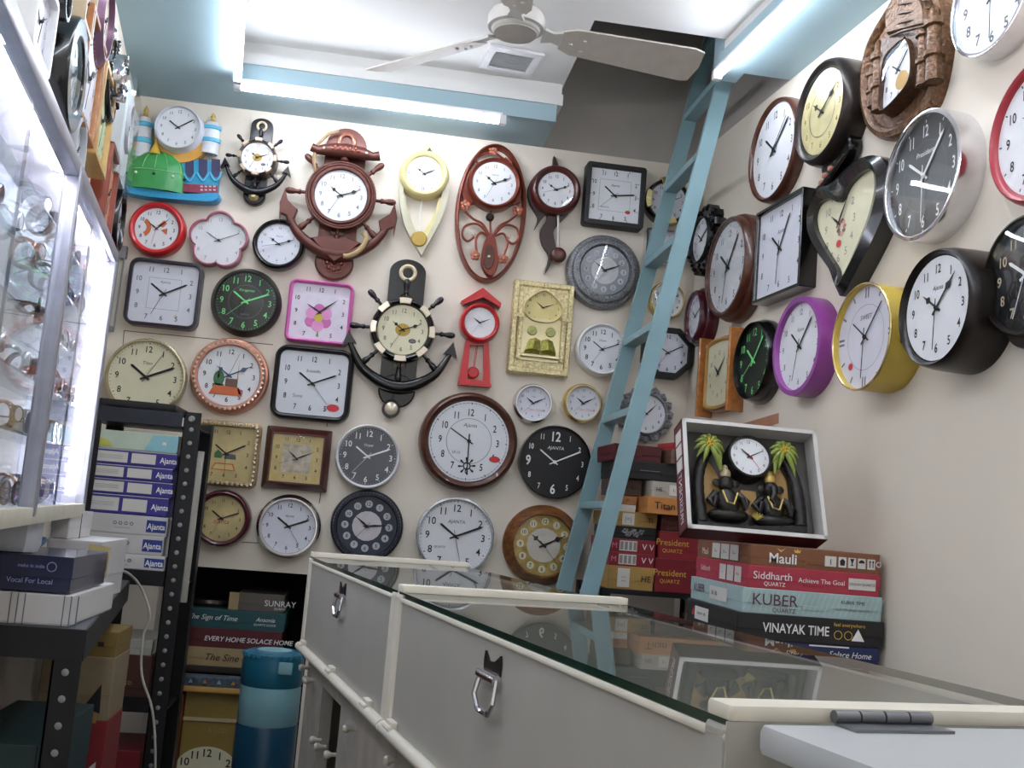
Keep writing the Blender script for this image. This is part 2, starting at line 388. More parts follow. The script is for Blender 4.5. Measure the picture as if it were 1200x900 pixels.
def blob(b, P, x, z, rx_, rz_, m, k=2, n=18, a0=0, a1=2*pi): b.add([P(x+rx_*cos(a0+(a1-a0)*i/n), z+rz_*sin(a0+(a1-a0)*i/n), k) for i in range(n)], [tuple(range(n))], m)
def quad(b, P, pts, m, k=2): b.add([P(x, z, k) for x, z in pts], [tuple(range(len(pts)))], m)
HSHAPE = {
 'spade': [(-.03, -.2), (.03, -.2), (.022, .5), (.09, .62), (.022, .74), (0, 1), (-.022, .74), (-.09, .62), (-.022, .5)],
 'baton': [(-.028, -.2), (.028, -.2), (.036, .9), (0, 1), (-.036, .9)],
 'lance': [(-.012, -.18), (.012, -.18), (.045, .3), (0, 1), (-.045, .3)],
 'fine': [(-.008, -.22), (.008, -.22), (.006, 1), (-.006, 1)],
}
def hand(t, name, L, a, y, m, shape, wide=1., off=(0, 0), cap=0.):
    a = RAD(a); b = MB()
    pts = [(x*L*wide, z*L) for x, z in HSHAPE[shape]]
    pts = [(x*cos(a)+z*sin(a)+off[0], -x*sin(a)+z*cos(a)+off[1]) for x, z in pts]
    b.plate(pts, y, y-.0012, m)
    if cap: b.lathe([(cap, y), (cap, y-.002), (cap*.5, y-.0028)], m, 'y', 12, (off[0], 0, off[1]))
    return b.build(name, t, smooth=False)
def hands(t, R, y, m, tm=(304, 60, 200), shape='spade', sec=None, wide=1., off=(0, 0), hl=.56, ml=.82):
    hand(t, 'hour_hand', R*hl, tm[0], y-.0008, m, shape, 1.5*wide, off)
    hand(t, 'minute_hand', R*ml, tm[1], y-.0026, m, shape if shape != 'spade' or R > .06 else 'lance', wide, off, R*.05)
    if tm[2] is not None: hand(t, 'second_hand', R*.8, tm[2], y-.0056, sec or m, 'fine', 1, off, R*.022)
def glass(t, out, ins, y, dome=.004, name='glass_cover'):
    b = MB(); o = out(ins); cx = sum(p[0] for p in o)/len(o); cz = sum(p[1] for p in o)/len(o)
    L = [[(cx+(x-cx)*f, y-dome*(1-f*f), cz+(z-cz)*f) for x, z in o] for f in (1, .85, .6, .3, .02)]
    b.loft(L, GLASS, False, True); return b.build(name, t, ang=60)

KIND = dict(B='clocks on the back wall', R='clocks on the right wall', L='clocks on the left wall')
WALLS = dict(B=WB, R=WR, L=WL)
def root(wl, label, px, py, dep, name='wall_clock', cat='clock'):
    W = WALLS[wl]; return thing(name, label, cat, W.at(px, py, dep), W.rz, KIND[wl]), W.k(px, py, dep)
def clock(wl, label, px, py, shape, w, dep, rm, dm, ink=INK, prof='round', hm=None, tm=(304, 60, 200), hs='spade', gl=False, sec=None, wide=1., name='wall_clock', R=None, dome=.004, p=None, **kw):
    """shape ('c',r) ('e',rx,rz) ('r',hx,hz,cr) ('o',r) in photo pixels; w rim width in pixels; dep depth in metres"""
    t, k = root(wl, label, px, py, dep-.012, name)
    a = [x*k for x in shape[1:]]
    out = {'c': circ, 'e': elli, 'r': rrect, 'o': ngon}[shape[0]](*a); wm = w*k
    rim(t, out, wm, dep, rm, prof)
    R_ = R*k if R else (min(a[0], a[1]) if shape[0] in 'er' else a[0])-wm
    y = -(dep-.013) if dep > .025 else -dep*.6
    ax = 1.
    if shape[0] == 'r': ax = (a[0]-wm)/(a[1]-wm); R_ = a[1]-wm; p = p or 6
    if shape[0] == 'e': ax = (a[0]-wm)/(a[1]-wm); R_ = a[1]-wm
    face(t, out, wm*.98, y, dm, ink, R_, p=p or 2, ax=ax, **kw)
    hands(t, min(R_, R_*ax), y, hm or (WINK if ink is WINK else INK), tm, hs, sec, wide)
    if gl: glass(t, out, wm*.97, -(dep-.003), dome)
    return t, k, out

def sticker(x, z, rx_=.13, rz_=.1, m=REDINK): return lambda b, R, P: blob(b, P, x*R, z*R, rx_*R, rz_*R, m)
def many(*fs):
    def g(b, R, P):
        for f in fs: f(b, R, P)
    return g
def word(s, x, z, size, m=REDINK, shear=0): return lambda b, R, P: b.text(s, size*R, m, lambda u, v: P(x*R+u, z*R+v), 0, shear)
def circle(r, w=.012, m=GINK): return lambda b, R, P: ringmark(b, P, r*R, w*R, m)
def square(h, w=.012, m=GINK, cx=0, cz=0):
    def g(b, R, P):
        H, q = h*R, w*R
        for a, c, d, e in ((-H, H, H-q, H), (-H, H, -H, -H+q), (-H, -H+q, -H, H), (H-q, H, -H, H)): quad(b, P, [(a, d), (c, d), (c, e), (a, e)], m)
    return g

# ------------------------------------------------------------------ plain clocks on the back wall
def peach(b, R, P):                    # printed orange patches on the red clock's dial
    m = mat('orange_print', 'c8683c', .5)
    ringmark(b, lambda x, z, k=2: P(x-.75*R, z, 2), R*.5, R*.22, m, 20, (-1.0, 1.1)); quad(b, P, [(.02*R, .15*R), (.3*R, .45*R), (.45*R, .3*R), (.3*R, .1*R)], m); quad(b, P, [(.2*R, -.05*R), (.5*R, .08*R), (.5*R, -.25*R)], m)
clock('B', 'red rimmed round clock with orange patches, below the green domed mosque clock', 183.5, 268, ('c', 32), 8, .045, RED, OFFW, gl=False, ns=.17, extra=peach, ticks=False, tm=(305, 45, 190), hs='lance', sec=REDINK)
clock('B', 'small black rimmed round clock with white dial between the anchor clocks', 326.5, 286, ('c', 30), 6.5, .045, BLACK, COOLW, GINK, gl=False, ns=.12, brand='Ajanta', tm=(303, 68, 255), ticks=5)
clock('B', 'rounded square clock with thin dark purple rim and pale lilac dial', 192, 344.5, ('r', 41, 39, 11), 4, .045, mat('dark_purple_plastic', '2a2130', .35), COOLW, GINK, 'thin', tm=(305, 62, 205), hs='baton', ns=.16, rr=.8, ticks=False, brand='Ajanta', extra=many(square(.52, .008), word('G', .45, -.72, .15, TANINK)), p=5)
clock('B', 'round black clock with glowing green numerals beside the pale lilac square clock', 288, 353.5, ('c', 40), 6, .045, mat('black_green_plastic', '18201c', .4), GREEN_D, LIME, 'bevel', hm=LIME, tm=(306, 66, 228), hs='baton', gl=True, ns=.2, brand='Kangaroo', bold=.015, extra=many(circle(.58, .012), word('quartz', 0, -.42, .12, GINK)))
clock('B', 'pink rounded square clock with a pink flower on its pale dial', 374.5, 366, ('r', 37.5, 37, 9), 5, .04, PINK, mat('pale_lilac_dial', 'd8d0e0', .4), INK, 'round', hs='lance', ns=.15, rr=.82, ticks=False, extra=lambda b, R, P: [blob(b, P, -.02*R+.3*R*sin(q*2*pi/6), -.2*R+.3*R*cos(q*2*pi/6), .21*R, .21*R, (mat('pink_print', 'c46aa8', .5), mat('light_pink_print', 'd890c4', .5))[q % 2], 2+q % 2) for q in range(6)]+[blob(b, P, -.02*R, -.2*R, .16*R, .16*R, mat('straw_print', 'c9b04a', .5), 4), quad(b, P, [(-.05*R, -.62*R), (.0, -.6*R), (.06*R, -.9*R), (.01*R, -.9*R)], mat('stem_green_print', '7a9a5a', .5))], tm=(300, 50, None))
clock('B', 'cream dialled round clock with gold rim half hidden by the black rack top', 171, 442, ('c', 45), 3, .05, mat('champagne_metal', 'b8ae90', .25, .8), CREAMD, INK, 'thin', hs='baton', tm=(306, 66, 30), ns=.17, rr=.78, brand='Titan', bold=.01, wide=1.2)
# rose gold beaded clock with a printed mosque
def mosqueprint(b, R, P):
    g = mat('green_print', '3c6a48', .5); s = mat('brown_print', '6b5248', .5); o = mat('orange_print', 'c8683c', .5)
    blob(b, P, -.32*R, -.12*R, .18*R, .26*R, g, 3); quad(b, P, [(-.1*R, -.1*R), (.3*R, -.1*R), (.3*R, -.38*R), (-.1*R, -.38*R)], s, 3); quad(b, P, [(-.5*R, -.3*R), (-.14*R, -.3*R), (-.14*R, -.42*R), (-.5*R, -.42*R)], g, 3)
    for x in (-.36, .26): quad(b, P, [(x*R, -.1*R), (x*R+.025*R, .55*R), (x*R+.05*R, -.1*R)], TANINK, 3)
    quad(b, P, [(-.6*R, -.66*R), (-.45*R, -.35*R), (.35*R, -.38*R), (.5*R, -.66*R)], o, 4); quad(b, P, [(.3*R, -.4*R), (.5*R, -.45*R), (.5*R, -.6*R), (.38*R, -.6*R)], mat('pink_rose_print', 'c86a78', .5), 4)
t, k, o_ = clock('B', 'round rose gold beaded clock with a mosque printed on its white dial', 268.5, 440, ('c', 45), 10, .045, ROSEG, OFFW, INK, 'step', ns=.16, ticks=False, extra=mosqueprint, hm=mat('blue_steel', '4a5a70', .3, .6), hs='spade', tm=(304, 62, 20))
b = MB()
for q in range(44):
    a = 2*pi*q/44; b.ball((39.5*k*cos(a), -.043, 39.5*k*sin(a)), .0055, PEARL, 8)
b.build('bead_ring', t)
clock('B', 'large black rounded square clock with white dial and red sticker', 366, 449.5, ('r', 46, 43.5, 15), 7, .045, mat('black_soft_plastic', '141416', .35), mat('cool_white_square_dial', 'd2d6de', .4, var=.02), INK, 'round', hs='baton', tm=(306, 66, 140), ns=.17, rr=.78, ticks=False, brand='Scientific', extra=many(sticker(.72, -.72, .2, .12), word('Sona', -.42, -.42, .16, GINK)), p=4.5, sx=.75)
# gold beaded square
def kaaba(b, R, P):
    quad(b, P, [(-.42*R, -.18*R), (-.42*R, 0), (-.3*R, .12*R), (-.15*R, .0*R), (-.15*R, -.18*R)], mat('green_print', '3c6a48', .5)); quad(b, P, [(-.05*R, -.2*R), (-.02*R, .02*R), (.35*R, -.02*R), (.38*R, -.2*R)], mat('grey_blue_print', '5a6068', .5))
    quad(b, P, [(-.5*R, -.62*R), (-.36*R, -.36*R), (.3*R, -.36*R), (.4*R, -.62*R)], mat('orange_print', 'c8683c', .5), 2); quad(b, P, [(-.43*R, -.59*R), (-.33*R, -.4*R), (.26*R, -.4*R), (.34*R, -.59*R)], mat('parchment_print', 'c8b078', .5), 3)
GB = mat('golden_dial', 'b8a878', .4, var=.25, scale=10)
t, k, o_ = clock('B', 'square gold dialled clock with pearl beaded rim beside the rack post', 265, 531.5, ('r', 37.5, 38.5, 7), 7, .045, mat('pale_gold_rim', 'b9a070', .3, .5), GB, INK, 'step', ns=.13, ticks=False, extra=kaaba, tm=(306, 62, 178), hs='baton')
b = MB(); q = rrect(34*k, 35*k, 6*k, 2)(0)
for (a, c), (d, e) in zip(q, q[1:]+q[:1]):
    L = math.hypot(d-a, e-c); n = max(1, round(L/.0145))
    for i in range(n): b.ball((a+(d-a)*i/n, -.044, c+(e-c)*i/n), .0062, PEARL, 8)
b.build('bead_ring', t)
# brown wooden square with golden panelled dial
def panels(b, R, P):
    for s in (.36, .68):
        for a in (-s, s):
            quad(b, P, [(a*R-.006*R, -.98*R), (a*R+.006*R, -.98*R), (a*R+.006*R, .98*R), (a*R-.006*R, .98*R)], TANINK); quad(b, P, [(-.98*R, a*R-.006*R), (-.98*R, a*R+.006*R), (.98*R, a*R+.006*R), (.98*R, a*R-.006*R)], TANINK)
    for a in (-.84, .84):
        for c in (-.84, .84): blob(b, P, a*R, c*R, .12*R, .12*R, GOLDP)
    quad(b, P, [(-.6*R, -.6*R), (.6*R, -.6*R), (.6*R, .6*R), (-.6*R, .6*R)], mat('mottled_tan_panel', 'b8b0a0', .4, var=.3, scale=60), 1)
clock('B', 'square clock in a red brown wooden frame with golden panelled dial', 347.5, 537.5, ('r', 38, 36.5, 2), 9, .05, REDW, mat('pale_gold_panel_dial', 'c8b478', .4, var=.1), INK, 'bevel', gl=True, dome=.001, ns=.15, ticks=False, extra=panels, tm=(310, 65, 250), hs='lance', p=8)
clock('B', 'round slate grey clock with white rim and white numerals', 431, 535, ('c', 38.5), 5, .045, WHITE, GREYD, WINK, 'round', hm=WINK, hs='baton', tm=(306, 67, 220), gl=True, ns=.2, brand='Orpat')
def comp(b, R, P):
    for q in range(8):
        a = q*pi/4+.1; c = (.0, -.62)
        quad(b, lambda x, z, k=2: P(x*R+c[0]*R, z*R+c[1]*R, k), [(.05*cos(a), .05*sin(a)), (.2*cos(a-.14), .2*sin(a-.14)), (.23*cos(a), .23*sin(a)), (.2*cos(a+.14), .2*sin(a+.14))], INK)
    ringmark(b, lambda x, z, k=2: P(x, z-.62*R, 2), .1*R, .03*R, INK, 16)
clock('B', 'largest round clock on the back wall, brown wooden rim and musical pendulum rosette', 549.5, 517, ('c', 58.5), 11.5, .06, BROWN, mat('white_pearl_dial', 'd9dce2', .4, var=.02), INK, 'round', hs='fine', wide=2.5, tm=(301, 179, None), ns=.17, rr=.72, sx=.72, brand='Ajanta', extra=many(circle(.57), circle(.96, .008), comp, sticker(.68, -.4, .14, .08), word('SR10', -.3, -.3, .1, GINK)))
for lab, px, m in (('small round clock with chrome rim above the black frameless clock', 625, CHROME), ('small round clock with gold rim beside the ladder foot', 683.5, GOLD)):
    clock('B', lab, px, 472.5, ('c', 23.5), 4, .045, m, COOLW, GINK, 'step', hm=INK, hs='lance', ns=.15, rr=.78, ticks=False, brand='Titan', extra=word('Titan Clock', .18, -.38, .2, PINKINK, .2), wide=1.3, tm=(306, 62, 225))
clock('B', 'round black frameless clock with large white 12 and 6', 650, 541.5, ('c', 43), 1.5, .03, BLACK, BLKM, WINK, 'thin', hm=WINK, hs='baton', tm=(306, 64, None), ns=.15, rr=.8, ticks=False, brand='AJANTA', sx=.7, wide=.7, which=(1, 2, 3, 4, 5, 7, 8, 10, 11), extra=many(lambda b, R, P: [b.text(s, R*.38, WINK, lambda u, v: P(x*R+u, z*R+v), .02, 0, .8) for s, x, z in (('12', 0, .72), ('6', 0, -.76), ('9', -.76, 0))]))
clock('B', 'round clock with maroon rim and patterned gold dial beside the rack post', 259.5, 607.5, ('c', 34), 7.5, .05, MAROON, mat('patterned_gold_dial', 'b8a878', .4, var=.3, scale=14), INK, 'round', hs='baton', tm=(306, 68, 205), gl=False, ns=.13, ticks=False, extra=many(word('ajanta', 0, -.12, .3, mat('crimson_print', 'a8404a', .5), .2)))
clock('B', 'round clock with thick chrome rim and pale lilac dial above the cupboard niche', 338, 617, ('c', 38), 7, .055, CHROME, COOLW, INK, 'step', hs='baton', tm=(306, 68, 145), gl=False, ns=.15, ticks=5, brand='Ajanta', wide=1.2)
def dots(px, r_, k, t, m, n, y=-.04, br=.003, name='bead_ring'):
    b = MB()
    for q in range(n): a = 2*pi*q/n; b.ball((r_*k*cos(a), y, r_*k*sin(a)), br, m, 6)
    return b.build(name, t)
t, k, o_ = clock('B', 'round dark blue ornate clock with twelve pale number discs', 430, 616.5, ('c', 43), 8, .05, NAVYM, mat('navy_dial', '2c3342', .4, var=.2, scale=40), INK, 'step', num='disc', dc=BLUEG, ns=.12, rr=.74, ticks=False, extra=lambda b, R, P: blob(b, P, 0, 0, .5*R, .5*R, mat('pinkish_white_dial', 'c4bfc4', .4), 1), tm=(306, 84, 220), hs='lance')
dots(0, 39, k, t, BLUEG, 64, -.045, .0022)
clock('B', 'round silver rimmed clock with bold black numerals behind the counter end', 533.5, 628.5, ('c', 46), 3, .045, mat('silver_plastic', 'b5b8bc', .25, .6), OFFW, INK, 'thin', hs='baton', tm=(306, 67, 165), ns=.19, rr=.77, bold=.012, brand='AJANTA', extra=word('quartz', -.4, -.3, .12, GINK, .2))
t, k, o_ = clock('B', 'round wooden clock with golden number ring behind the ladder foot', 637, 639, ('c', 47.5), 12, .055, WALN, mat('gold_ring_dial', 'b09858', .35, .3, var=.25, scale=60), INK, 'bevel', num='disc', dc=CREAMD, ns=.13, rr=.79, ticks=False, extra=lambda b, R, P: blob(b, P, 0, 0, .57*R, .57*R, mat('centre_white', 'c8c2b8', .4), 1), tm=(308, 63, 140), hs='spade', wide=1.4, gl=True)
t, k, o_ = clock('B', 'large round antique silver clock with twelve number discs left of the ladder', 709, 317, ('c', 43.5), 15, .06, SILVER, mat('pewter_ring_dial', '74767c', .35, .4), INK, 'step', num='disc', dc=BLUEG, ns=.13, rr=.77, ticks=False, extra=lambda b, R, P: blob(b, P, 0, 0, .56*R, .56*R, mat('silver_white', 'bcbcc0', .35), 1), tm=(306, 66, 210), hs='lance', gl=True)
dots(0, 42, k, t, SILVER, 56, -.03, .0035); 
clock('B', 'black square clock with white dial just left of the upper ladder', 720.5, 229.5, ('r', 35, 36.5, 4), 6, .05, BLKM, OFFW, INK, 'flat', hs='baton', tm=(309, 82, 228), ns=.15, rr=.84, ticks=5, brand='Ajanta', extra=many(square(.6, .01), sticker(.53, -.58, .1, .07, mat('red_sticker', 'c0392b', .5)), word('quartz', -.35, -.45, .12, GINK, .2)), p=5, sx=.8)
clock('B', 'round white clock with bold numerals, half behind the ladder', 706, 409.5, ('c', 31), 4.5, .05, WHITE, OFFW, INK, 'round', hs='baton', wide=.7, tm=(306, 67, 215), ns=.2, rr=.78, bold=.015, ticks=False, brand='Orpat')
clock('B', 'black octagonal clock with white dial right of the ladder', 783, 413.5, ('o', 32), 7, .05, BLKM, COOLW, INK, 'flat', hs='baton', wide=.8, tm=(300, 61, 218), ns=.17, rr=.76, ticks=False)
clock('B', 'small round gold rimmed clock behind the ladder above the octagonal one', 782, 352, ('c', 22), 3.5, .04, GOLD, OFFW, INK, 'step', hs='baton', ns=.19, rr=.76, ticks=False, gl=True)
clock('B', 'small square chrome clock seen between the ladder rails', 776, 289.5, ('r', 20, 20, 2), 2.5, .04, CHROME, COOLW, INK, 'flat', hs='lance', ns=.15, ticks=False, extra=lambda b, R, P: [blob(b, P, -.4*R, .1*R, .25*R, .25*R, BLUEG, 2), blob(b, P, -.4*R, .1*R, .2*R, .2*R, COOLW, 3)])
t, k, o_ = clock('B', 'round clock with gold clamps on a black rim behind the upper ladder', 783, 236, ('c', 27), 5.5, .045, BLACK, COOLW, INK, 'round', hs='lance', tm=(300, 68, 190), ns=.16, ticks=5)
b = MB()
for a in (180, 270, 0, 90):
    a = RAD(a); pts = [((27.5*k)*cos(a+u), (27.5*k)*sin(a+u)) for u in (-.42, -.2, 0, .2, .42)]+[((20.5*k)*cos(a+u), (20.5*k)*sin(a+u)) for u in (.42, .2, 0, -.2, -.42)]
    b = MB(); b.plate(pts, -.02, -.05, GOLD, .002); b.build('clamp', t)
# silver leafy clock, black spiky clock
def leafring(t, k, r0_, r1, n, m, y=-.02, twist=.5, name='leaf_ring'):
    b = MB()
    for q in range(n):
        a = 2*pi*q/n; da = pi/n*1.5
        P = [(r0_*cos(a-da), r0_*sin(a-da)), (r1*.93*cos(a-da*.5+twist*.1), r1*.93*sin(a-da*.5+twist*.1)), (r1*cos(a+twist*.22), r1*sin(a+twist*.22)), (r1*.9*cos(a+da*.7), r1*.9*sin(a+da*.7)), (r0_*cos(a+da), r0_*sin(a+da))]
        sh = .006*(q % 2)
        b.plate([(x*k, z*k) for x, z in P], 0, y-sh, m, .004)
        b.ball((r1*.86*k*cos(a), y-sh-.002, r1*.86*k*sin(a)), .007, m, 6)
    return b.build(name, t)
t, k, o_ = clock('B', 'round clock in an antique silver scrolled leaf rim behind the ladder', 758, 485, ('c', 26), 4, .05, SILVER, OFFW, INK, 'step', hs='lance', tm=(301, 42, 215), ns=.16, rr=.77, ticks=False)
leafring(t, k, 24, 34, 16, SILVER, -.03)
# ------------------------------------------------------------------ figured clocks on the back wall
def arc(cx, cz, a, c, t0, t1, n=16): return [(cx+a*cos(t0+(t1-t0)*i/n), cz+c*sin(t0+(t1-t0)*i/n)) for i in range(n+1)]
# green domed mosque clock
D0 = .05
t, k = root('B', 'clock shaped as a mosque with a green dome, white towers and round white dial', 203, 190, D0, 'mosque_clock')
L = lambda P, d=D0: WB.pts(P, d, t)
b = MB(); b.plate(L(spline([(146, 217), (175, 221), (215, 227), (254, 226), (254, 234), (240, 236), (200, 233), (165, 229), (145, 224)], 3)), 0, -.05, mat('sea_blue_glitter', '2f98c8', .35, var=.15, scale=200), .004); b.build('base', t)
b = MB(); g = mat('green_dome_paint', '3f9a52', .35, var=.06)
# dome: lower drum and upper dome, half round
c0 = L([(182, 200)])[0]
prof = [(33*k, -22*k), (32.5*k, -8*k), (31*k, 2*k), (29*k, 9*k), (25*k, 15*k), (18.5*k, 20.5*k), (11*k, 24*k), (3*k, 26*k)]
loops = []
for r, h in prof: loops.append([(c0[0]+r*cos(pi+pi*q/14), -.026-r*.42*abs(sin(pi*q/14)), c0[1]+h) for q in range(15)]+[(c0[0]+r, -.001, c0[1]+h), (c0[0]-r, -.001, c0[1]+h)])
b.loft(loops, g, True, True)
for q in (2, 5, 7, 9, 12):
    a = pi+pi*q/14; b.tube([(c0[0]+r*1.01*cos(a), -.026-r*.43*abs(sin(a)), c0[1]+h) for r, h in prof[2:]], .0012, mat('pale_green_paint', '8ccf8a', .4), 5)
b.tube([(c0[0]+31.6*k*cos(pi+pi*q/14), -.026-31.6*k*.43*abs(sin(pi*q/14)), c0[1]) for q in range(15)], .0016, mat('pale_green_paint', '8ccf8a', .4), 5)
for q, m in ((1, INK), (4, WHITE), (7, INK), (10, WHITE), (13, INK)):
    a = pi+pi*q/14; b.ball((c0[0]+32.5*k*cos(a), -.027-32.5*k*.42*abs(sin(a)), c0[1]-5*k), .005, m, 8)
b.build('dome', t)
b = MB(); f = L([(182, 172)])[0]; b.lathe([(.018, -.035), (.013, -.02), (.005, 0), (.003, .018), (.0005, .022)], mat('golden_yellow_paint', 'd9b545', .35), 'z', 14, (f[0], -.045, f[1]+.012)); b.build('finial', t)
for (xx, yb, yt) in ((166, 182, 122), (246, 178, 130)):
    b = MB(); c = L([(xx, (yb+yt)/2)])[0]; H = (yb-yt)*k; wt = mat('tower_white', 'd6d8de', .4); bl = mat('tower_blue_band', '57b4d4', .4); r = 10.5*k
    seq = [(r, -.5, wt), (r*.95, -.3, wt), (r, -.22, wt), (r*1.12, -.2, bl), (r*1.12, -.12, bl), (r*.92, -.1, wt), (r*.9, .1, wt), (r*1.05, .12, bl), (r*1.05, .19, bl), (r*.75, .21, wt), (r*.6, .3, wt), (r*.3, .34, GOLDP), (r*.22, .4, GOLDP), (r*.28, .44, GOLDP), (r*.05, .54, GOLDP)]
    for (a1, h1, m1), (a2, h2, m2) in zip(seq, seq[1:]):
        b.loft([[(c[0]+a*cos(2*pi*q/16), -.022+a*.7*sin(2*pi*q/16), c[1]+h*H) for q in range(16)] for a, h in ((a1, h1), (a2, h2))], m2, False, False)
    b.build('tower', t)
b = MB(); cd_ = L([(212, 156)])[0]; b.plate(arc(cd_[0], cd_[1]-1*k, 32*k, 32*k, RAD(195), RAD(335))+arc(cd_[0], cd_[1]+5*k, 26*k, 26*k, RAD(335), RAD(205)), -.004, -.034, mat('gold_orange_paint', 'd09a45', .4), .003); b.build('crescent', t)
b = MB(); b.plate(L([(211, 182), (255, 187), (254, 226), (211, 223)]), 0, -.03, mat('arcade_blue', '2f9cc4', .4), .003)
for x in (221, 237, 252):
    b.plate(L([(x-5, 184)]+[(x+5, 185)]+[(x+5-10*q/8, 200+6*sin(pi*q/8)) for q in range(9)]), -.029, -.033, mat('dark_violet_window', '3c3c60', .4))
    b.tube([(p[0], -.033, p[1]) for p in L([(x+7-14*q/8, 200+10*sin(pi*q/8)) for q in range(9)])], .003, mat('arcade_light', '5fbfe0', .4), 6)
b.build('arcade', t)
b = MB(); b.plate(L([(212, 213), (254, 216), (254, 226), (212, 223)]), -.028, -.036, mat('brick_red_paint', '8c3048', .5, var=.2, scale=90), .001)
for x in range(234, 254, 5):
    for y in (216, 220): b.plate(L([(x, y), (x+3, y+.2), (x+3, y+2), (x, y+1.8)]), -.036, -.0365, mat('pale_mortar', 'd0b8bc', .5))
b.build('brick_wall', t)
d = L([(209.5, 150.5)])[0]
def at_off(fn):                    # clock works centred away from the root
    return fn
def works(t, c, R, dep, rw, rm, dm, ink=INK, prof='round', hm=None, tm=(304, 60, 200), hs='spade', gl=False, rname='rim', sec=None, wide=1., y0=0, shape=None, **kw):
    o = shape or circ(R+rw); out = lambda i=0.: [(x+c[0], z+c[1]) for x, z in o(i)]
    b = MB(); b.loft([[(x, y0-f*dep, z) for x, z in out(i*rw)] for i, f in PROF[prof]], rm, True, False); b.build(rname, t)
    y = y0-(dep-.013 if dep > .03 else dep*.6)
    face(t, out, rw*.98, y, dm, ink, R, off=c, **kw)
    hands(t, R, y, hm or INK, tm, hs, sec, wide, c)
    if gl: glass(t, out, rw*.97, y0-(dep-.003), .003)
works(t, d, 23.5*k, .07, 4.5*k, mat('white_knurled', 'd4d6de', .4), OFFW, GINK, 'step', hs='baton', tm=(303, 55, None), ns=.15, rr=.8, ticks=False)

# anchor clocks
def anchor(label, px, py, R, dR, bm, hm_, acc, dm, topz, ringm, name='anchor_clock', wl='B', rope=False, ink=GINK):
    t, k = root(wl, label, px, py, .05, name); R *= k; dR *= k
    U = lambda P: [(x*R, z*R) for x, z in P]
    b = MB()                                   # backing board: upper plate with two holes, two slats, lower round
    up_ = arc(0, 1.85, .56, .42, 0, pi, 14)
    b.plate(U([(.56, .2)]+up_+[(-.56, .2)]+[(-.24, .2), (-.24, .95), (-.16, 1.12), (-.08, 1.16), (.08, 1.16), (.16, 1.12), (.24, .95), (.24, .2)]), 0, -.022, bm, .003) if not rope else b.plate(U([(.6, .2)]+arc(0, 1.55, .6, .6, 0, pi, 14)+[(-.6, .2)]), 0, -.02, bm, .003)
    b.plate(U([(-.55, -.6), (-.2, -.6), (-.2, -1.7), (-.55, -1.7)]), 0, -.02, bm, .002); b.plate(U([(.2, -.6), (.55, -.6), (.55, -1.7), (.2, -1.7)]), 0, -.02, bm, .002)
    b.plate(U(arc(0, -1.85 if not rope else -1.95, .56, .52, 0, 2*pi, 24)[:-1]), 0, -.024, bm, .004); b.plate(U([(-.2, -1.1), (.2, -1.1), (.2, -1.6), (-.2, -1.6)]), 0, -.012, bm)
    b.build('backboard', t)
    b = MB(); b.tube([(.22*R*cos(q*pi/10), -.026, topz*R+.22*R*sin(q*pi/10)) for q in range(20)], .062*R, ringm, 8, closed=True); b.build('top_ring', t)
    # crescent arms with arrow heads
    b = MB(); C = spline([(-1.56, -.5), (-1.15, -1.2), (-.55, -1.62), (0, -1.75), (.55, -1.62), (1.13, -1.22), (1.52, -.55)], 4, False)
    rr_ = [(.07+.13*sin(pi*i/(len(C)-1)))*R for i in range(len(C))]
    b.tube([(x*R, -.035, z*R) for x, z in C], rr_, bm, 10)
    for s, (tx, tz) in ((-1, C[0]), (1, C[-1])):
        if rope: P = [(tx-.28*s, tz-.35), (tx-.36*s, tz-.05), (tx-.05*s, tz+.2), (tx+.06*s, tz+.55), (tx+.17*s, tz+.1), (tx+.12*s, tz-.5), (tx+.1*s, tz-.2)]
        else: P = [(tx-.22*s, tz-.05), (tx+.06*s, tz+.36), (tx+.24*s, tz-.2), (tx+.03*s, tz-.06)]
        b.plate(U(P), -.02, -.046, bm, .004)
    if rope: b.plate(U([(-.75, -1.35), (-.3, -1.22), (0, -1.3), (.3, -1.22), (.75, -1.35), (.3, -1.78), (0, -2.02), (-.3, -1.78)]), -.03, -.055, bm, .008)
    b.build('anchor_arm', t)
    for q in range(8):
        a = q*pi/4; b = MB(); prof = [(1.0, .05), (1.14, .05), (1.18, .085), (1.28, .06), (1.4, .095), (1.52, .1), (1.6, .06), (1.62, .01)]
        b.tube([(r*R*sin(a), -.038, r*R*cos(a)) for r, _ in prof], [q_*R for _, q_ in prof], bm, 10); b.build('wheel_handle', t)
    works(t, (0, 0), dR, .062, R-dR, hm_, dm, ink, 'round' if not rope else 'step', hs='spade', rname='wheel_rim', ns=.17, rr=.78, ticks=False, extra=None if rope else (lambda b, R_, P: (blob(b, P, 0, 0, .3*R_, .26*R_, mat('gold_print', 'b8973c', .5), 2), blob(b, P, .42*R_, -.42*R_, .15*R_, .09*R_, INK, 3), blob(b, P, .42*R_, -.42*R_, .12*R_, .06*R_, GINK, 4))), tm=(306, 68, 210))
    b = MB()
    if rope:
        for rr2 in (.985, .92, .85):
            b.tube([(R*rr2*cos(2*pi*q/128), -.056, R*rr2*sin(2*pi*q/128)) for q in range(128)], [(.034+.008*(q % 2))*R for q in range(128)], bm, 6, closed=True)
        b.build('rope_rim', t)
    else:
        for q in range(8):
            b = MB(); a = q*pi/4; rm = (R+dR)/2; da = .2; w_ = (R-dR)*.62
            pts = arc(0, 0, rm+w_/1.4, rm+w_/1.4, pi/2-a-da, pi/2-a+da, 4)+arc(0, 0, rm-w_/2, rm-w_/2, pi/2-a+da, pi/2-a-da, 4)
            b.plate(pts, -.05, -.067, acc, .002); b.build('wheel_band', t)
    return t, k, R
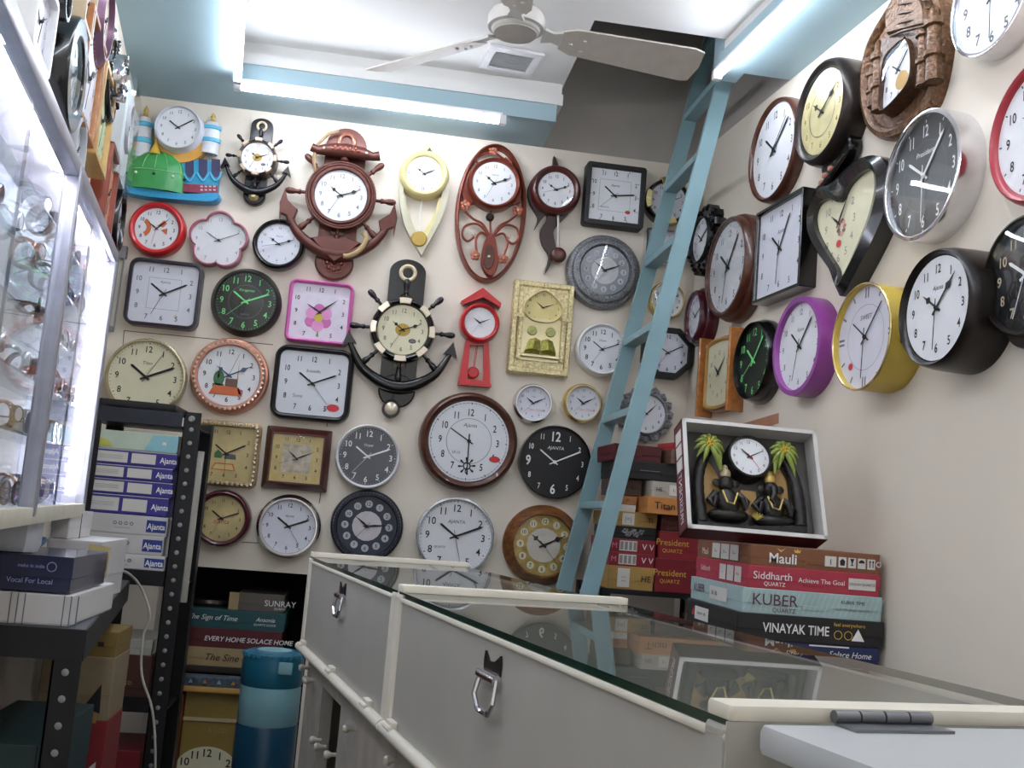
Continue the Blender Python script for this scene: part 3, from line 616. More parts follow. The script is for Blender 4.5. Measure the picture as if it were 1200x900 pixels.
t, k, R = anchor('largest black anchor and ship wheel clock with cream bands, centre of the back wall', 472, 386.5, 38, 29, BLACK, BLACK, PEARL, CREAMD, 1.82, mat('ivory_ring', 'd8c9a8', .35))
b = MB(); b.lathe([(.28*R, -.01), (.28*R, -.03), (.24*R, -.036), (.2*R, -.036)], BLACK, 'y', 20, (-.12*R, 0, -2.42*R)); b.lathe([(.21*R, -.034), (.19*R, -.044), (.1*R, -.05)], PEARL, 'y', 16, (-.12*R, 0, -2.42*R)); b.build('pendulum_bob', t)
b = MB(); b.tube([(-.02*R, -.028, -1.3*R), (-.11*R, -.028, -2.25*R)], .003, BLACK, 6); b.build('pendulum_rod', t)
t, k, R = anchor('small black anchor clock with a bronze wheel rim, next to the mosque clock', 301.5, 184.5, 22.2, 17.6, mat('black_gunmetal', '17161b', .25, .3), mat('grey_bronze_rim', '5a4c46', .3, .5), mat('pale_bronze_band', 'b9a48e', .3, .4), OFFW, 1.8, mat('ivory_ring', 'd8c9a8', .35))
b = MB(); b.lathe([(.27*R, -.022), (.25*R, -.032), (.1*R, -.04)], mat('brass_knob', 'b8a878', .3, .5), 'y', 18, (0, 0, -1.95*R)); b.build('knob', t)
t, k, R = anchor('large copper brown anchor clock with rope and crossbar above the pink square clock', 399.5, 229, 39, 29.5, BROWNP, BROWNP, BROWNP, OFFW, 1.72, mat('pale_copper', 'a8705c', .3, .4), rope=True)
b = MB(); b.tube([(-.98*R, -.05, 1.34*R), (-.8*R, -.05, 1.28*R), (-.5*R, -.05, 1.33*R), (0, -.05, 1.36*R), (.5*R, -.05, 1.33*R), (.8*R, -.05, 1.28*R), (1.0*R, -.05, 1.33*R)], [.13*R, .13*R, .19*R, .22*R, .19*R, .13*R, .15*R], BROWNP, 12)
for q in range(-5, 6): b.ball((q*.075*R, -.05-.2*R*.95, 1.36*R+.03*R*(-1)**q), .05*R, COPPER, 6)
for s in (-.62, .62): b.ball((s*R, -.05-.17*R, 1.31*R), .045*R, PEARL, 6)
b.lathe([(.14*R, 1.05*R), (.1*R, 1.15*R), (.16*R, 1.25*R)], BROWNP, 'z', 14, (0, -.045, 0)); b.build('crossbar', t)
b = MB(); b.tube([(-.25*R, -.045, 1.95*R), (-.55*R, -.05, 1.8*R), (-.82*R, -.05, 1.45*R), (-.9*R, -.05, 1.0*R), (-.8*R, -.04, .6*R)], .05*R, mat('rope_fibre', '9a7d5c', .8, bump=.6, scale=80), 8); b.build('rope', t); b = MB()
P = [(.75, -1.05), (.85, -1.2), (.78, -1.45), (.62, -1.65), (.4, -1.78), (.25, -1.8)]
b.tube([(x*R, -.055, z*R) for x, z in spline(P, 3, False)], .075*R, mat('straw_rope', 'b09a70', .8, bump=.8, scale=60), 8); b.build('rope', t)
b = MB()
for r in (.3, .2, .1): b.tube([(r*R*cos(q*pi/12), -.025, -1.98*R+r*R*sin(q*pi/12)) for q in range(24)], .02*R, COPPER, 6, closed=True)
for q in range(8): b.ball((.21*R*cos(q*pi/4), -.026, -1.98*R+.21*R*sin(q*pi/4)), .06*R, COPPER, 8)
b.build('rosette', t)

# cream leaf pendulum clock
t, k = root('B', 'cream leaf shaped pendulum clock with gold disc left of the copper oval clock', 497.5, 203, .045, 'pendulum_clock')
L = lambda P: WB.pts(P, .03, t)
out_ = L(spline([(500, 158), (516, 180), (526, 208), (524, 235), (513, 265), (494, 299)], 5, False)); inn = L(spline([(500.5, 168), (512, 187), (518, 210), (517, 233), (508, 262), (494, 289)], 5, False))
outl = L(spline([(494, 299), (476, 268), (469, 240), (469, 210), (480, 182), (500, 158)], 5, False)); innl = L(spline([(494, 289), (481, 266), (475, 240), (474, 212), (485, 187), (500.5, 168)], 5, False))
b = MB()
for o1, i1 in ((out_, inn), (outl, innl)):
    b.loft([[(x, 0, z) for x, z in o1], [(x, -.03, z) for x, z in o1], [(x, -.03, z) for x, z in i1], [(x, 0, z) for x, z in i1]], mat('ivory_paint', 'c4c0a8', .4), False, False, closed=False)
b.build('frame', t)
b = MB(); P1 = L(spline([(514, 232), (511, 246), (503, 262), (493, 278), (496, 288), (506, 268), (516, 246), (518, 232)], 3)); b.plate(P1, -.004, -.022, CREAM, .002); b.build('curved_slat', t); b = MB(); P2 = L([(500, 160), (482, 189), (491, 186), (504, 172)]); b.plate(P2, -.004, -.026, CREAM); b.build('top_slat', t); b = MB()
P3 = L(spline([(476, 228), (477, 240), (484, 262), (490, 276), (487, 280), (479, 264), (473, 242), (472, 228)], 3)); b.plate(P3, -.004, -.022, mat('ivory_paint', 'c4c0a8', .4), .002); b.build('curved_slat', t)
works(t, (0, 0), 20*k, .05, 8.5*k, CREAM, OFFW, GINK, 'round', hs='spade', num='bar', tm=(305, 62, 180), ticks=False)
pb = L([(491, 280)])[0]; b = MB(); b.lathe([(9*k, -.012), (9*k, -.018), (8*k, -.022)], mat('ochre_gold', 'b99a48', .45, 0.), 'y', 24, (pb[0], -.014, pb[1])); b.build('pendulum_bob', t)
b = MB(); b.tube([(-.001, -.014, -20*k), (pb[0], -.014, pb[1])], .0022, WHITE, 6); b.build('pendulum_rod', t)

# copper oval clock with filigree
t, k = root('B', 'tall copper oval clock with flower filigree and open lower half', 576.5, 246.5, .05, 'oval_clock')
L = lambda P: WB.pts(P, .03, t)
a_, c_ = 41*k, 82*k
b = MB(); tl = 0; n = 64; loops = []
for i, f in [(0, 0), (0, .6), (.3, .95), (.6, 1), (.85, .8), (1, .4), (1, 0)]: loops.append([((a_-i*5*k)*cos(2*pi*q/n), -f*.04, (c_-i*5*k)*sin(2*pi*q/n)) for q in range(n)])
b.loft(loops, COPPER); b.build('frame', t)
b = MB(); V2 = lambda P: [(x, -.022, z) for x, z in L(spline(P, 5, False))]
for P in ([(574, 276), (566, 262), (555, 256), (545, 247)], [(578, 276), (586, 264), (597, 258), (607, 250)], [(573, 274), (560, 262), (546, 264), (542, 275), (548, 282), (556, 277)], [(579, 275), (592, 263), (606, 267), (608, 279), (601, 285), (594, 280)],
          [(573, 276), (564, 272), (558, 280), (559, 296)], [(580, 276), (590, 273), (595, 283), (591, 298)], [(576, 250), (575, 262), (576, 276)], [(556, 185), (566, 180), (576, 178), (586, 182), (598, 192)], [(576, 178), (578, 172)], [(560, 190), (556, 184), (562, 180)], [(594, 196), (599, 190), (592, 184)]):
    if P == [(556, 185), (566, 180), (576, 178), (586, 182), (598, 192)]: b.build('filigree', t); b = MB()
    b.tube(V2(P), .0042, COPPER, 7)
for x, y, r in ((578, 175, 5), (545, 240, 6), (607, 246, 6), (557, 299, 5.5), (590, 303, 5.5)):
    if y == 240: b.build('filigree', t); b = MB()
    q0 = L([(x, y)])[0]
    for q in range(5): b.ball((q0[0]+r*.6*k*cos(q*1.257+.3), -.024, q0[1]+r*.6*k*sin(q*1.257+.3)), r*.55*k, mat('light_copper', 'a8604a', .3, .4), 8, (1, .5, 1))
    b.ball((q0[0], -.03, q0[1]), r*.3*k, PEARL, 8)
for x, y in ((555, 274), (597, 277)): q0 = L([(x, y)])[0]; b.ball((q0[0], -.024, q0[1]), 2.3*k, PEARL, 8)
b.build('flower_trim', t)
b = MB(); P = L([(575, 276), (580, 276), (583, 292), (584, 308), (579, 322), (571, 322), (564, 308), (566, 290), (571, 276)]); b.plate(spline(P, 3), -.004, -.03, COPPER, .004)
q0 = L([(573, 301)])[0]; b.lathe([(.001, 0)]*1+[(1e-4, 0)], COPPER) if False else None
b.plate([(q0[0]+6*k*cos(u*pi/12), q0[1]+15*k*sin(u*pi/12)) for u in range(24)], -.028, -.034, BROWN, .002); b.ball((q0[0], -.036, q0[1]), 2*k, PEARL, 8); b.build('vase', t)
b = MB(); qb = L([(574, 255)])[0]; b.lathe([(5*k, -.03), (5*k, -.036), (3*k, -.042)], BRONZE, 'y', 8, (qb[0], 0, qb[1])); b.tube([(qb[0], -.033, qb[1]), (qb[0]+.002, -.033, qb[1]+8*k)], .002, BRONZE, 6); b.build('pendulum_bob', t)
b = MB(); b.plate([(x, z) for x, z in L([(541, 222), (547, 198), (560, 198), (560, 236), (545, 240)])], -.002, -.02, COPPER, .002); b.build('side_panel', t); b = MB(); b.plate(L([(612, 226), (611, 200), (598, 198), (598, 240), (610, 236)]), -.002, -.02, COPPER, .002); b.build('side_panel', t)
dc_ = L([(579, 216)])[0]
works(t, dc_, 25*k, .055, 6*k, COPPER, OFFW, GINK, 'round', tm=(306, 66, 205), ns=.14, ticks=False, hs='spade', brand='Ajanta')

# dark wooden flame pendulum clock
t, k = root('B', 'dark brown flame shaped pendulum clock right of the copper oval clock', 652, 222, .045, 'pendulum_clock')
L = lambda P, d=.03: WB.pts(P, d, t)
b = MB(); b.plate(L(spline([(650, 181), (655, 192), (654, 198), (668, 202), (678, 214), (680, 226), (672, 244), (655, 262), (649, 272), (652, 290), (648, 305), (639, 320), (644, 300), (636, 285), (634, 270), (642, 255), (640, 250), (631, 262), (627, 267), (631, 254), (622, 238), (619, 222), (626, 206), (640, 200), (648, 194)], 3)), 0, -.022, mat('dark_flame_wood', '2e1612', .45, coat=.05, var=.25), .003); b.build('backboard', t)
works(t, (0, 0), 20.5*k, .05, 9*k, REDW, OFFW, INK, 'round', tm=(302, 68, 250), ns=.16, rr=.77, ticks=5, gl=True, y0=-.004)
q0, q1 = L([(654, 251), (654.5, 299)]); b = MB(); b.tube([(q0[0], -.03, q0[1]), (q1[0], -.03, q1[1]+4*k)], .004, mat('pale_rod', 'c8c4c0', .4), 8); b.build('pendulum_rod', t)
b = MB(); b.ball((q1[0], -.032, q1[1]), 9*k, REDW, 18, (1, .4, 1)); b.build('pendulum_bob', t)

# red pendulum clock with gabled roof
t, k = root('B', 'red pendulum clock with a gabled roof beside the largest black anchor clock', 562.5, 378, .045, 'pendulum_clock')
L = lambda P, d=.03: WB.pts(P, d, t)
b = MB(); b.plate(L([(565.5, 338), (587, 356), (586, 361), (566, 349), (543, 357.5), (540, 353.5)]), 0, -.045, RED, .002); b.plate(L([(565, 346), (580, 355), (580, 361), (548, 360), (548, 355)]), 0, -.022, mat('dark_red_paint', '6a1418', .4)); b.build('roof', t)
b = MB(); R1 = L([(546, 398), (573, 398), (575, 453), (537, 450)]); R2 = L([(551, 404), (567, 404), (567, 446), (548, 444)])
R1 = [R1[1], R1[0], R1[3], R1[2]]; R2 = [R2[1], R2[0], R2[3], R2[2]]
b.loft([[(x, 0, z) for x, z in R1], [(x, -.025, z) for x, z in R1], [(x, -.025, z) for x, z in R2], [(x, 0, z) for x, z in R2]], RED); b.plate(L([(537, 447), (575, 450), (575.5, 454), (536.5, 451)]), 0, -.04, RED, .002); b.build('case', t)
works(t, (0, 0), 17.5*k, .05, 6*k, RED, OFFW, GINK, 'round', tm=(303, 66, 210), num='none', ticks=5, hs='lance', y0=-.005)
q0 = L([(555, 436)])[0]; b = MB(); b.lathe([(6.8*k, -.012), (6.8*k, -.018), (5.5*k, -.022)], RED, 'y', 20, (q0[0], 0, q0[1])); b.build('pendulum_bob', t)
b = MB()
for s in (-.002, .002): b.tube([(q0[0]+s, -.014, q0[1]), (q0[0]+.006+s, -.014, q0[1]+36*k)], .001, RED, 5)
b.build('pendulum_rod', t)

# gold plaque clock
t, k = root('B', 'tall rectangular gold relief clock with open book and ornate border', 635, 384, .04, 'plaque_clock')
L = lambda P, d=.03: WB.pts(P, d, t)
GR = mat('gold_relief', 'd8ca9c', .3, .55, var=.35, scale=150, bump=1.0); GS = mat('smooth_gold', 'dcd0a4', .3, .4)
hx, hz = 36*k, 54.5*k
b = MB(); b.loft([[(x, -y, z) for x, z in rrect(hx-i*k, hz-i*k, .003, 2)()] for i, y in ((0, 0), (0, .03), (1.5, .038), (6, .038), (7.5, .03))], GR, True, True); b.build('frame', t)
b = MB(); b.box(-hx*.64, hx*.64, -.028, -.036, -hz*.72, hz*.2, GS, .002); b.box(-hx*.95, -hx*.6, -.028, -.042, hz*.19, hz*.26, GR, .002); b.box(hx*.6, hx*.95, -.028, -.042, hz*.19, hz*.26, GR, .002)
b.box(-hx*.78, -hx*.62, -.028, -.038, -hz*.7, hz*.2, GR, .004); b.box(hx*.62, hx*.78, -.028, -.038, -hz*.7, hz*.2, GR, .004); b.build('arch_panel', t)
ol = spline([(0, .85), (.35, .72), (.62, .5), (.6, .28), (.36, .12), (0, .08), (-.36, .12), (-.6, .28), (-.62, .5), (-.35, .72)], 4); ol = [(x*hx*1.08, z*hz) for x, z in ol]
works(t, (0, .44*hz), .33*hz, .046, .05*hz, GS, mat('pale_gold_dial', 'd8c888', .4), INK, 'bevel', shape=lambda i=0.: [(x*(1-i/(.4*hz)), (z-.44*hz)*(1-i/(.4*hz))) for x, z in ol], tm=(306, 68, None), ns=.15, rr=.84, ax=1.2, ticks=False, hs='lance')
for s in (-1, 1): b = MB(); b.lathe([(.105*hz, -.034), (.105*hz, -.038), (.09*hz, -.04)], mat('verdigris_gold', '9a9a60', .35, .5, var=.3, scale=90, bump=.6), 'y', 20, (s*.3*hx, 0, -.08*hz)); b.build('medallion', t)
b = MB(); gg = mat('greenish_gold', '8f8a3c', .3, .6, var=.4, scale=120, bump=.8)
for s in (-1, 1):
    L_ = [[(s*x*hx, -y, z*hz) for x, z, y in row] for row in ([(.02, -.28, .044), (.2, -.24, .05), (.38, -.28, .046)], [(.02, -.5, .05), (.26, -.48, .058), (.5, -.52, .05)], [(.02, -.58, .04), (.26, -.57, .044), (.52, -.6, .04)])]
    b.loft(L_, gg, closed=False)
b.box(-.62*hx, .62*hx, -.034, -.05, -.64*hz, -.59*hz, GS, .002); b.build('open_book', t)

# flower clock
t, k = root('B', 'flower shaped clock with pink rim and white dial under the small anchor clock', 255.5, 280.5, .04, 'flower_clock')
L = lambda P: WB.pts(P, .03, t)
fl = []
for q in range(80):
    a = 2*pi*q/80; r = 27.5+6.5*abs(cos((a-pi/2)*2.5))**.8; fl.append((r*k*cos(a), r*k*sin(a)))
works(t, (0, 0), 29*k, .04, 2.2*k, mat('rose_pink_plastic', 'a85a72', .3), OFFW, mat('pale_grey_ink', '9c9ca8', .6), 'thin', shape=lambda i=0.: [(x*(1-i/(31*k)), z*(1-i/(31*k))) for x, z in fl], ns=.14, rr=.85, ticks=False, tm=(300, 65, None), hs='fine', gl=True, wide=2)
# ------------------------------------------------------------------ clocks on the right wall
clock('R', 'round clock with thin brown rim and white dial, high beside the ladder', 907, 176, ('c', 57), 6, .04, BROWN, OFFW, INK, 'round', hs='baton', tm=(309, 50, 45), ns=.16, rr=.78, ticks=False, sx=.75, wide=.8, extra=circle(.12, .02))
t, k, o_ = clock('R', 'round clock with dark bronze rim and glossy gold dial', 963, 131, ('c', 59), 13, .07, BRONZE, mat('bright_gold_dial', 'd6cc9c', .3, .2, var=.1, scale=20), mat('dull_gold_ink', '6a5a30', .5), 'round', hs='spade', tm=(306, 55, None), num='disc', dc=mat('pale_gold_disc', 'd8cc94', .4), ns=.14, rr=.8, ticks=False, gl=True, extra=circle(.6, .02, mat('dull_gold_ink', '6a5a30', .5)))
clock('R', 'large black dialled clock with thick silver rim and white numerals', 1083, 206, ('c', 73), 6, .06, CHROME, mat('charcoal_dial', '23272a', .3, var=.1, scale=8), WINK, 'thin', hm=WINK, hs='baton', tm=(306, 40, 180), ns=.2, rr=.78, sx=.62, ticks=5, wide=.8, brand='President', gl=True, extra=circle(.6, .006, GINK))
clock('R', 'large red rimmed clock cut by the right edge of the photo', 1222, 150, ('c', 88), 13, .05, ROSE, OFFW, INK, 'round', hs='spade', tm=(306, 50, 150), ns=.16, rr=.77, ticks=5, sx=.8)
clock('R', 'white dialled chrome rimmed clock cut by the top edge in the right corner', 1163, -5, ('c', 66), 5, .05, CHROME, COOLW, mat('dark_grey_numeral', '55555c', .5), 'thin', hs='baton', tm=(306, 50, 180), ns=.2, rr=.76, bold=.02, ticks=False)
clock('R', 'flat black framed square clock with white dial beside the heart clock', 914, 291, ('r', 57, 54, 2), 4, .05, BLACK, COOLW, INK, 'thin', hs='baton', tm=(309, 32, 184), ns=.14, rr=.8, ticks=False, sx=.8, wide=.8, brand='Ajanta', p=7)
clock('R', 'round clock with wide brown rim and white ringed dial right of the ladder', 853, 313, ('c', 60), 10, .07, BROWN, OFFW, INK, 'step', hs='baton', tm=(308, 38, 190), ns=.15, rr=.76, ticks=5, sx=.8, gl=True)
clock('R', 'small oval clock with maroon and gold rim above the orange wooden clock', 815, 371, ('e', 29, 33), 9, .06, MAROON, COOLW, INK, 'step', hs='baton', tm=(306, 60, None), ns=.15, ticks=False, gl=True)
clock('R', 'dark green dialled round clock with luminous numerals on the right wall', 883, 423, ('c', 48), 5, .05, BLACK, GREEN_D, LIME, 'bevel', hm=LIME, hs='baton', tm=(309, 42, 235), ns=.2, rr=.78, bold=.015, ticks=False)
clock('R', 'round clock with bright purple rim and white dial', 937, 406, ('c', 57), 7, .055, PURP, OFFW, mat('slate_ink', '50505c', .6), 'flat', hs='baton', tm=(309, 42, 195), ns=.14, rr=.8, ticks=5, sx=.75, brand='Ajanta', wide=.8)
t, k, o_ = clock('R', 'deep yellow sided round clock with thin gold rim and line markers', 1014, 395, ('c', 61), 1.6, .085, mat('yellow_side', 'c9ae4a', .4), mat('bluish_white_dial', 'cfcfdc', .35, var=.02), GINK, 'thin', hm=INK, hs='fine', wide=2, tm=(305, 42, 183), num='bar', ticks=False, brand='SWEET', brand_m=INK, extra=many(circle(.64, .008), sticker(-.5, -.52, .08, .07)))
b = MB(); b.tube([(61*k*cos(2*pi*q/48), -.085, 61*k*sin(2*pi*q/48)) for q in range(48)], .0028, GOLD, 6, closed=True); b.build('gold_edge', t)
b = MB(); b.box(58*k, 64*k, -.06, -.012, -15*k, 15*k, mat('dark_brown_patch', '2e1e16', .5), .004); b.build('side_block', t)
clock('R', 'round clock with deep flared black rim and white dial, lower right wall', 1098, 361, ('c', 71), 11, .1, mat('black_bronze_plastic', '18120f', .28, .2), OFFW, INK, 'round', hs='spade', tm=(304, 42, 183), ns=.17, rr=.77, ticks=False, sx=.8, brand='Ajanta', wide=1)
t, k, o_ = clock('R', 'black dialled bronze rimmed clock cut by the right edge, below the red clock', 1203, 322, ('c', 73), 8, .06, BRONZE, mat('smoky_black_dial', '1c1e20', .2, var=.4, scale=10), mat('pale_bronze_ink', 'b8a890', .4), 'step', hm=WINK, hs='baton', ns=.18, rr=.72, ticks=False, bold=.02, gl=True)
b = MB(); b.plate(arc(0, -58*k, 40*k, 26*k, RAD(180), RAD(360), 16), 0, -.04, BRONZE, .004); b.build('lower_panel', t)
# black spiky clock
t, k, o_ = clock('R', 'small black clock with a ragged spiky rim, between ladder and brown clock', 822, 281, ('c', 27), 3, .05, BLKM, OFFW, INK, 'step', hs='baton', tm=(306, 60, None), ns=.15, ticks=False, extra=sticker(.5, -.5, .15, .12))
leafring(t, k, 25, 39, 16, BLACK, -.035, .2, 'spike_ring')
# orange wooden rectangular clock
t, k = root('R', 'upright rectangular orange wooden clock with cream panel near the corner', 836, 437, .05, 'wall_clock')
hx, hz = 43*k, 46*k
for s in (-1, 1): b = MB(); b.box(s*hx-.008 if s > 0 else s*hx-.004, s*hx+.004 if s > 0 else s*hx+.008, -.055, 0, -hz*1.0, hz*1.0, ORW, .003); b.build('side_rail', t)
b = MB(); b.plate([(x, z) for x, z in [(-hx, -hz*.8)]+arc(0, -hz*.8, hx*.9, hz*.13, pi, 2*pi)+[(hx, -hz*.8), (hx, hz*.8)]+arc(0, hz*.8, hx*.9, hz*.13, 0, pi)+[(-hx, hz*.8)]], 0, -.03, ORW, .003); b.build('back_panel', t)
out = lambda i=0.: [(x*(1-i), z*(1-i)) for x, z in [(-hx*.8, -hz*.76)]+arc(0, -hz*.76, hx*.8, hz*.12, pi, 2*pi)+[(hx*.8, hz*.76)]+arc(0, hz*.76, hx*.8, hz*.12, 0, pi)]
b = MB(); b.loft([[(x, -y, z) for x, z in out(i)] for i, y in ((0, .03), (0, .04), (.05, .042), (.1, .034))], mat('honey_wood', 'b08a48', .35), False, False); b.build('inner_rim', t)
face(t, out, .09, -.033, CREAMD, GINK, hx*.7, ns=.16, rr=.8, ticks=False); hands(t, hx*.7, -.033, INK, (309, 45, None), 'lance', wide=1.3)
# heart clock
t, k = root('R', 'black heart shaped clock with a leafy stem and cream dial', 988, 270, .055, 'heart_clock')
L = lambda P, d=.055: WR.pts(P, d, t)
hp = L(spline([(971, 212), (988, 195), (1008, 183), (1027, 183), (1037, 203), (1035, 235), (1020, 275), (1000, 315), (984, 345), (979, 345), (974, 325), (958, 302), (946, 280), (943, 252), (949, 225), (958, 214)], 4), .055)
hi = L(spline([(981, 236), (992, 216), (1008, 201), (1020, 199), (1022, 222), (1014, 255), (1000, 290), (981, 330), (978, 315), (964, 292), (953, 270), (951, 252), (957, 238), (970, 232)], 4), .055)
b = MB(); cxh = sum(p[0] for p in hp)/len(hp); czh = sum(p[1] for p in hp)/len(hp)
# resample the inner outline by angle-free index so both loops share a vertex count
def resamp(P, n):
    L_ = [0]
    for a, c in zip(P, P[1:]+P[:1]): L_.append(L_[-1]+math.hypot(a[0]-c[0], a[1]-c[1]))
    out, j = [], 0
    for q in range(n):
        s_ = L_[-1]*q/n
        while L_[j+1] < s_: j += 1
        f = (s_-L_[j])/max(1e-9, L_[j+1]-L_[j]); a, c = P[j], P[(j+1) % len(P)]; out.append((a[0]+(c[0]-a[0])*f, a[1]+(c[1]-a[1])*f))
    return out
hp, hi = resamp(hp, 72), resamp(hi, 72)
mid = [((a[0]+c[0])/2, (a[1]+c[1])/2) for a, c in zip(hp, hi)]
b.loft([[(x, 0, z) for x, z in hp], [(x, -.045, z) for x, z in hp], [(x, -.06, z) for x, z in mid], [(x, -.05, z) for x, z in hi], [(x, -.035, z) for x, z in hi]], BLACK, True, False); b.build('frame', t)
def heartx(b, R, P):
    for q in range(9): a = q*.7; blob(b, P, .1*R+.16*R*cos(a), -.12*R+.18*R*sin(a), .09*R, .06*R, mat(['dusty_rose', 'pale_rose', 'brown_rose'][q % 3], ['a8706a', 'c8a090', '7a5a50'][q % 3], .5), 2+q % 2)
    blob(b, P, 0, -.55*R, .13*R, .1*R, REDINK, 4)
hc = L([(983, 262)], .04)[0]
mb = MB(); mb.flat(hi, -.037, CREAMD)
for h in range(1, 13):
    x, z = hc[0]+36*k*sin(h*pi/6)*.85, hc[1]+40*k*cos(h*pi/6); mb.text(str(h), 13*k, mat('faded_ink', '8a8878', .6), lambda u, v: (x+u, -.0375, z+v))
heartx(mb, 42*k, lambda x, z, q=2: (x+hc[0], -.0374-q*.0002, z+hc[1])); mb.build('dial', t, smooth=False)
hands(t, 40*k, -.039, INK, (306, 35, None), 'lance', None, 1, hc)
b = MB(); b.plate(L(spline([(972, 214), (966, 200), (975, 184), (986, 170), (996, 157), (1000, 170), (993, 188), (984, 200), (978, 210)], 3), .03), -.005, -.04, BLACK, .004); b.build('leaf', t)
b = MB(); b.tube([(p[0], -.045, p[1]) for p in L([(958, 222), (968, 214), (975, 203), (990, 182)], .045)], [.006, .01, .007, .004], BRONZE, 8)
for q0 in L([(968, 206), (975, 198), (964, 215)], .045): b.ball((q0[0], -.048, q0[1]), .009, ROSEG, 6)
b.build('stem', t)
# bronze mosque relief clock
t, k = root('R', 'oval bronze relief clock shaped as a domed mosque, top of the right wall', 1058, 82, .05, 'mosque_clock')
L = lambda P, d=.05: WR.pts(P, d, t)
BR = mat('copper_bronze', '63452c', .32, .3, var=.5, scale=110, bump=1.); BRD = mat('dull_bronze', '4c3524', .35, .3, var=.4, scale=90, bump=.6)
oo = resamp(L(spline([(1078, -25), (1100, -18), (1111, 20), (1108, 70), (1095, 120), (1070, 152), (1042, 165), (1022, 155), (1012, 125), (1012, 85), (1020, 50), (1040, 15), (1058, -12)], 4), .02), 60)
cx_ = sum(p[0] for p in oo)/60; cz_ = sum(p[1] for p in oo)/60
sc = lambda f: [(cx_+(x-cx_)*f, cz_+(z-cz_)*f) for x, z in oo]
b = MB(); b.loft([[(x, -y, z) for x, z in sc(f)] for f, y in ((1, 0), (1, .02), (.97, .032), (.9, .036), (.85, .03), (.83, .022))], BR, True, True); b.build('backboard', t)
b = MB(); top = L([(1042, 42), (1041, 20), (1047, 3), (1062, -8), (1078, -8), (1088, 8), (1089, 30)], .05); b.plate(spline(top, 4, False), -.015, -.062, BR, .012)
for q in range(4):
    f = q/3.6; p0, p1 = L([(1041+f*3, 42-f*42), (1089-f*2, 28-f*35)], .055); b.tube([(p0[0], -.05, p0[1]), ((p0[0]+p1[0])/2, -.068, (p0[1]+p1[1])/2-.004), (p1[0], -.05, p1[1])], .003, BRD, 6)
b.build('dome', t)
b = MB(); b.plate(L([(1036, 45), (1090, 26), (1091, 100), (1076, 104), (1076, 60), (1064, 42), (1040, 70), (1032, 130), (1028, 128)], .04), -.015, -.048, BRD, .004); b.build('facade', t)
for px_, y0_, y1_, wd in ((1026, 46, 130, 5), (1019, 75, 125, 4), (1079, 20, 100, 5), (1091, 5, 95, 6)):
    p0, p1 = L([(px_, y1_), (px_, y0_)], .05); b = MB(); r = wd*k*1.6
    b.tube([(p0[0], -.042, p0[1])]+[(p0[0]+(p1[0]-p0[0])*f, -.042, p0[1]+(p1[1]-p0[1])*f) for f in (.3, .32, .38, .4, .7, .72, .8, .82, .95, 1)], [r, r*.85, r*1.15, r*1.15, r*.8, r*.75, r*1.1, r*1.1, r*.7, r*.5, r*.1], BR, 10); b.build('tower', t)
od = L(spline([(1064, 42), (1072, 55), (1072, 90), (1060, 112), (1033, 136), (1033, 100), (1038, 68), (1050, 52)], 4), .05); oc = (sum(p[0] for p in od)/len(od), sum(p[1] for p in od)/len(od))
shp = lambda i=0.: [((x-oc[0])*(1-i/(40*k)), (z-oc[1])*(1-i/(40*k))) for x, z in od]
works(t, oc, 30*k, .06, 5*k, BRD, OFFW, INK, 'bevel', shape=shp, ns=.2, rr=.9, ticks=False, tm=(306, 45, 40), hs='baton', gl=True, extra=lambda b, R, P: blob(b, P, .2*R, -.45*R, .4*R, .35*R, mat('amber_print', 'b8924a', .5), 2))
# ------------------------------------------------------------------ clocks on the left wall, seen nearly edge on
clock('L', 'white framed square clock at the top left corner above the showcase', 46, 25, ('r', 62, 50, 12), 9, .05, WHITE, COOLW, GINK, 'flat', ticks=5)
clock('L', 'round black clock with wide silver numbered bezel on the left wall', 84, 88, ('c', 63), 22, .05, BLACK, mat('pale_blue_dial', 'a8bcc8', .3), INK, 'flat', ns=.2, gl=True)
for lab, x, y, s, m, dm_ in (('small black clock at the top edge of the left wall', 73, 2, ('c', 22), BLACK, GREYD), ('gold wood framed square clock at the top of the left wall', 101, 5, ('r', 36, 34, 2), mat('champagne_wood', 'b8a488', .4), COOLW),
        ('plain gold framed square clock below the beaded oval clock', 104, 92, ('r', 62, 58, 2), ORW, COOLW), ('tan wooden framed clock with green and cream picture dial', 119, 142, ('r', 46, 48, 2), mat('light_tan_wood', 'c8a060', .4), mat('green_cream_picture', 'b4c4a0', .4, var=.25, scale=14)),
        ('orange rimmed tall clock low on the left wall by the corner', 126, 228, ('r', 34, 42, 3), COPPER, mat('orange_pale_dial', 'c89070', .4, var=.3, scale=12)), ('round black rimmed clock lowest on the left wall, right of the showcase', 138, 260, ('c', 31), BLACK, COOLW),
        ('grey white round clock just over the showcase frame', 88, 178, ('c', 38), mat('pale_grey_plastic', 'b4b6ba', .4), COOLW)):
    clock('L', lab, x, y, s, 6, .045, m, dm_, INK, 'flat', ticks=5, ns=.16)
t, k, o_ = clock('L', 'purple beaded oval clock at the top of the left wall', 122, 25, ('c', 58), 22, .05, mat('mauve_silver', '7a5a70', .3, .5), mat('tan_dial', 'b8a898', .4), INK, 'bevel', ticks=5)
for rr_ in (55, 49, 43): dots(0, rr_, k, t, mat('mauve_bead', '8a6a84', .25, .5), 56, -.02-.0008*(58-rr_)*1.6, .0052)
t, k, R = anchor('black anchor clock with chrome wheel rim hanging on the left wall', 140, 92, 24, 18, BLACK, CHROME, CHROME, COOLW, 1.8, CHROME, wl='L')
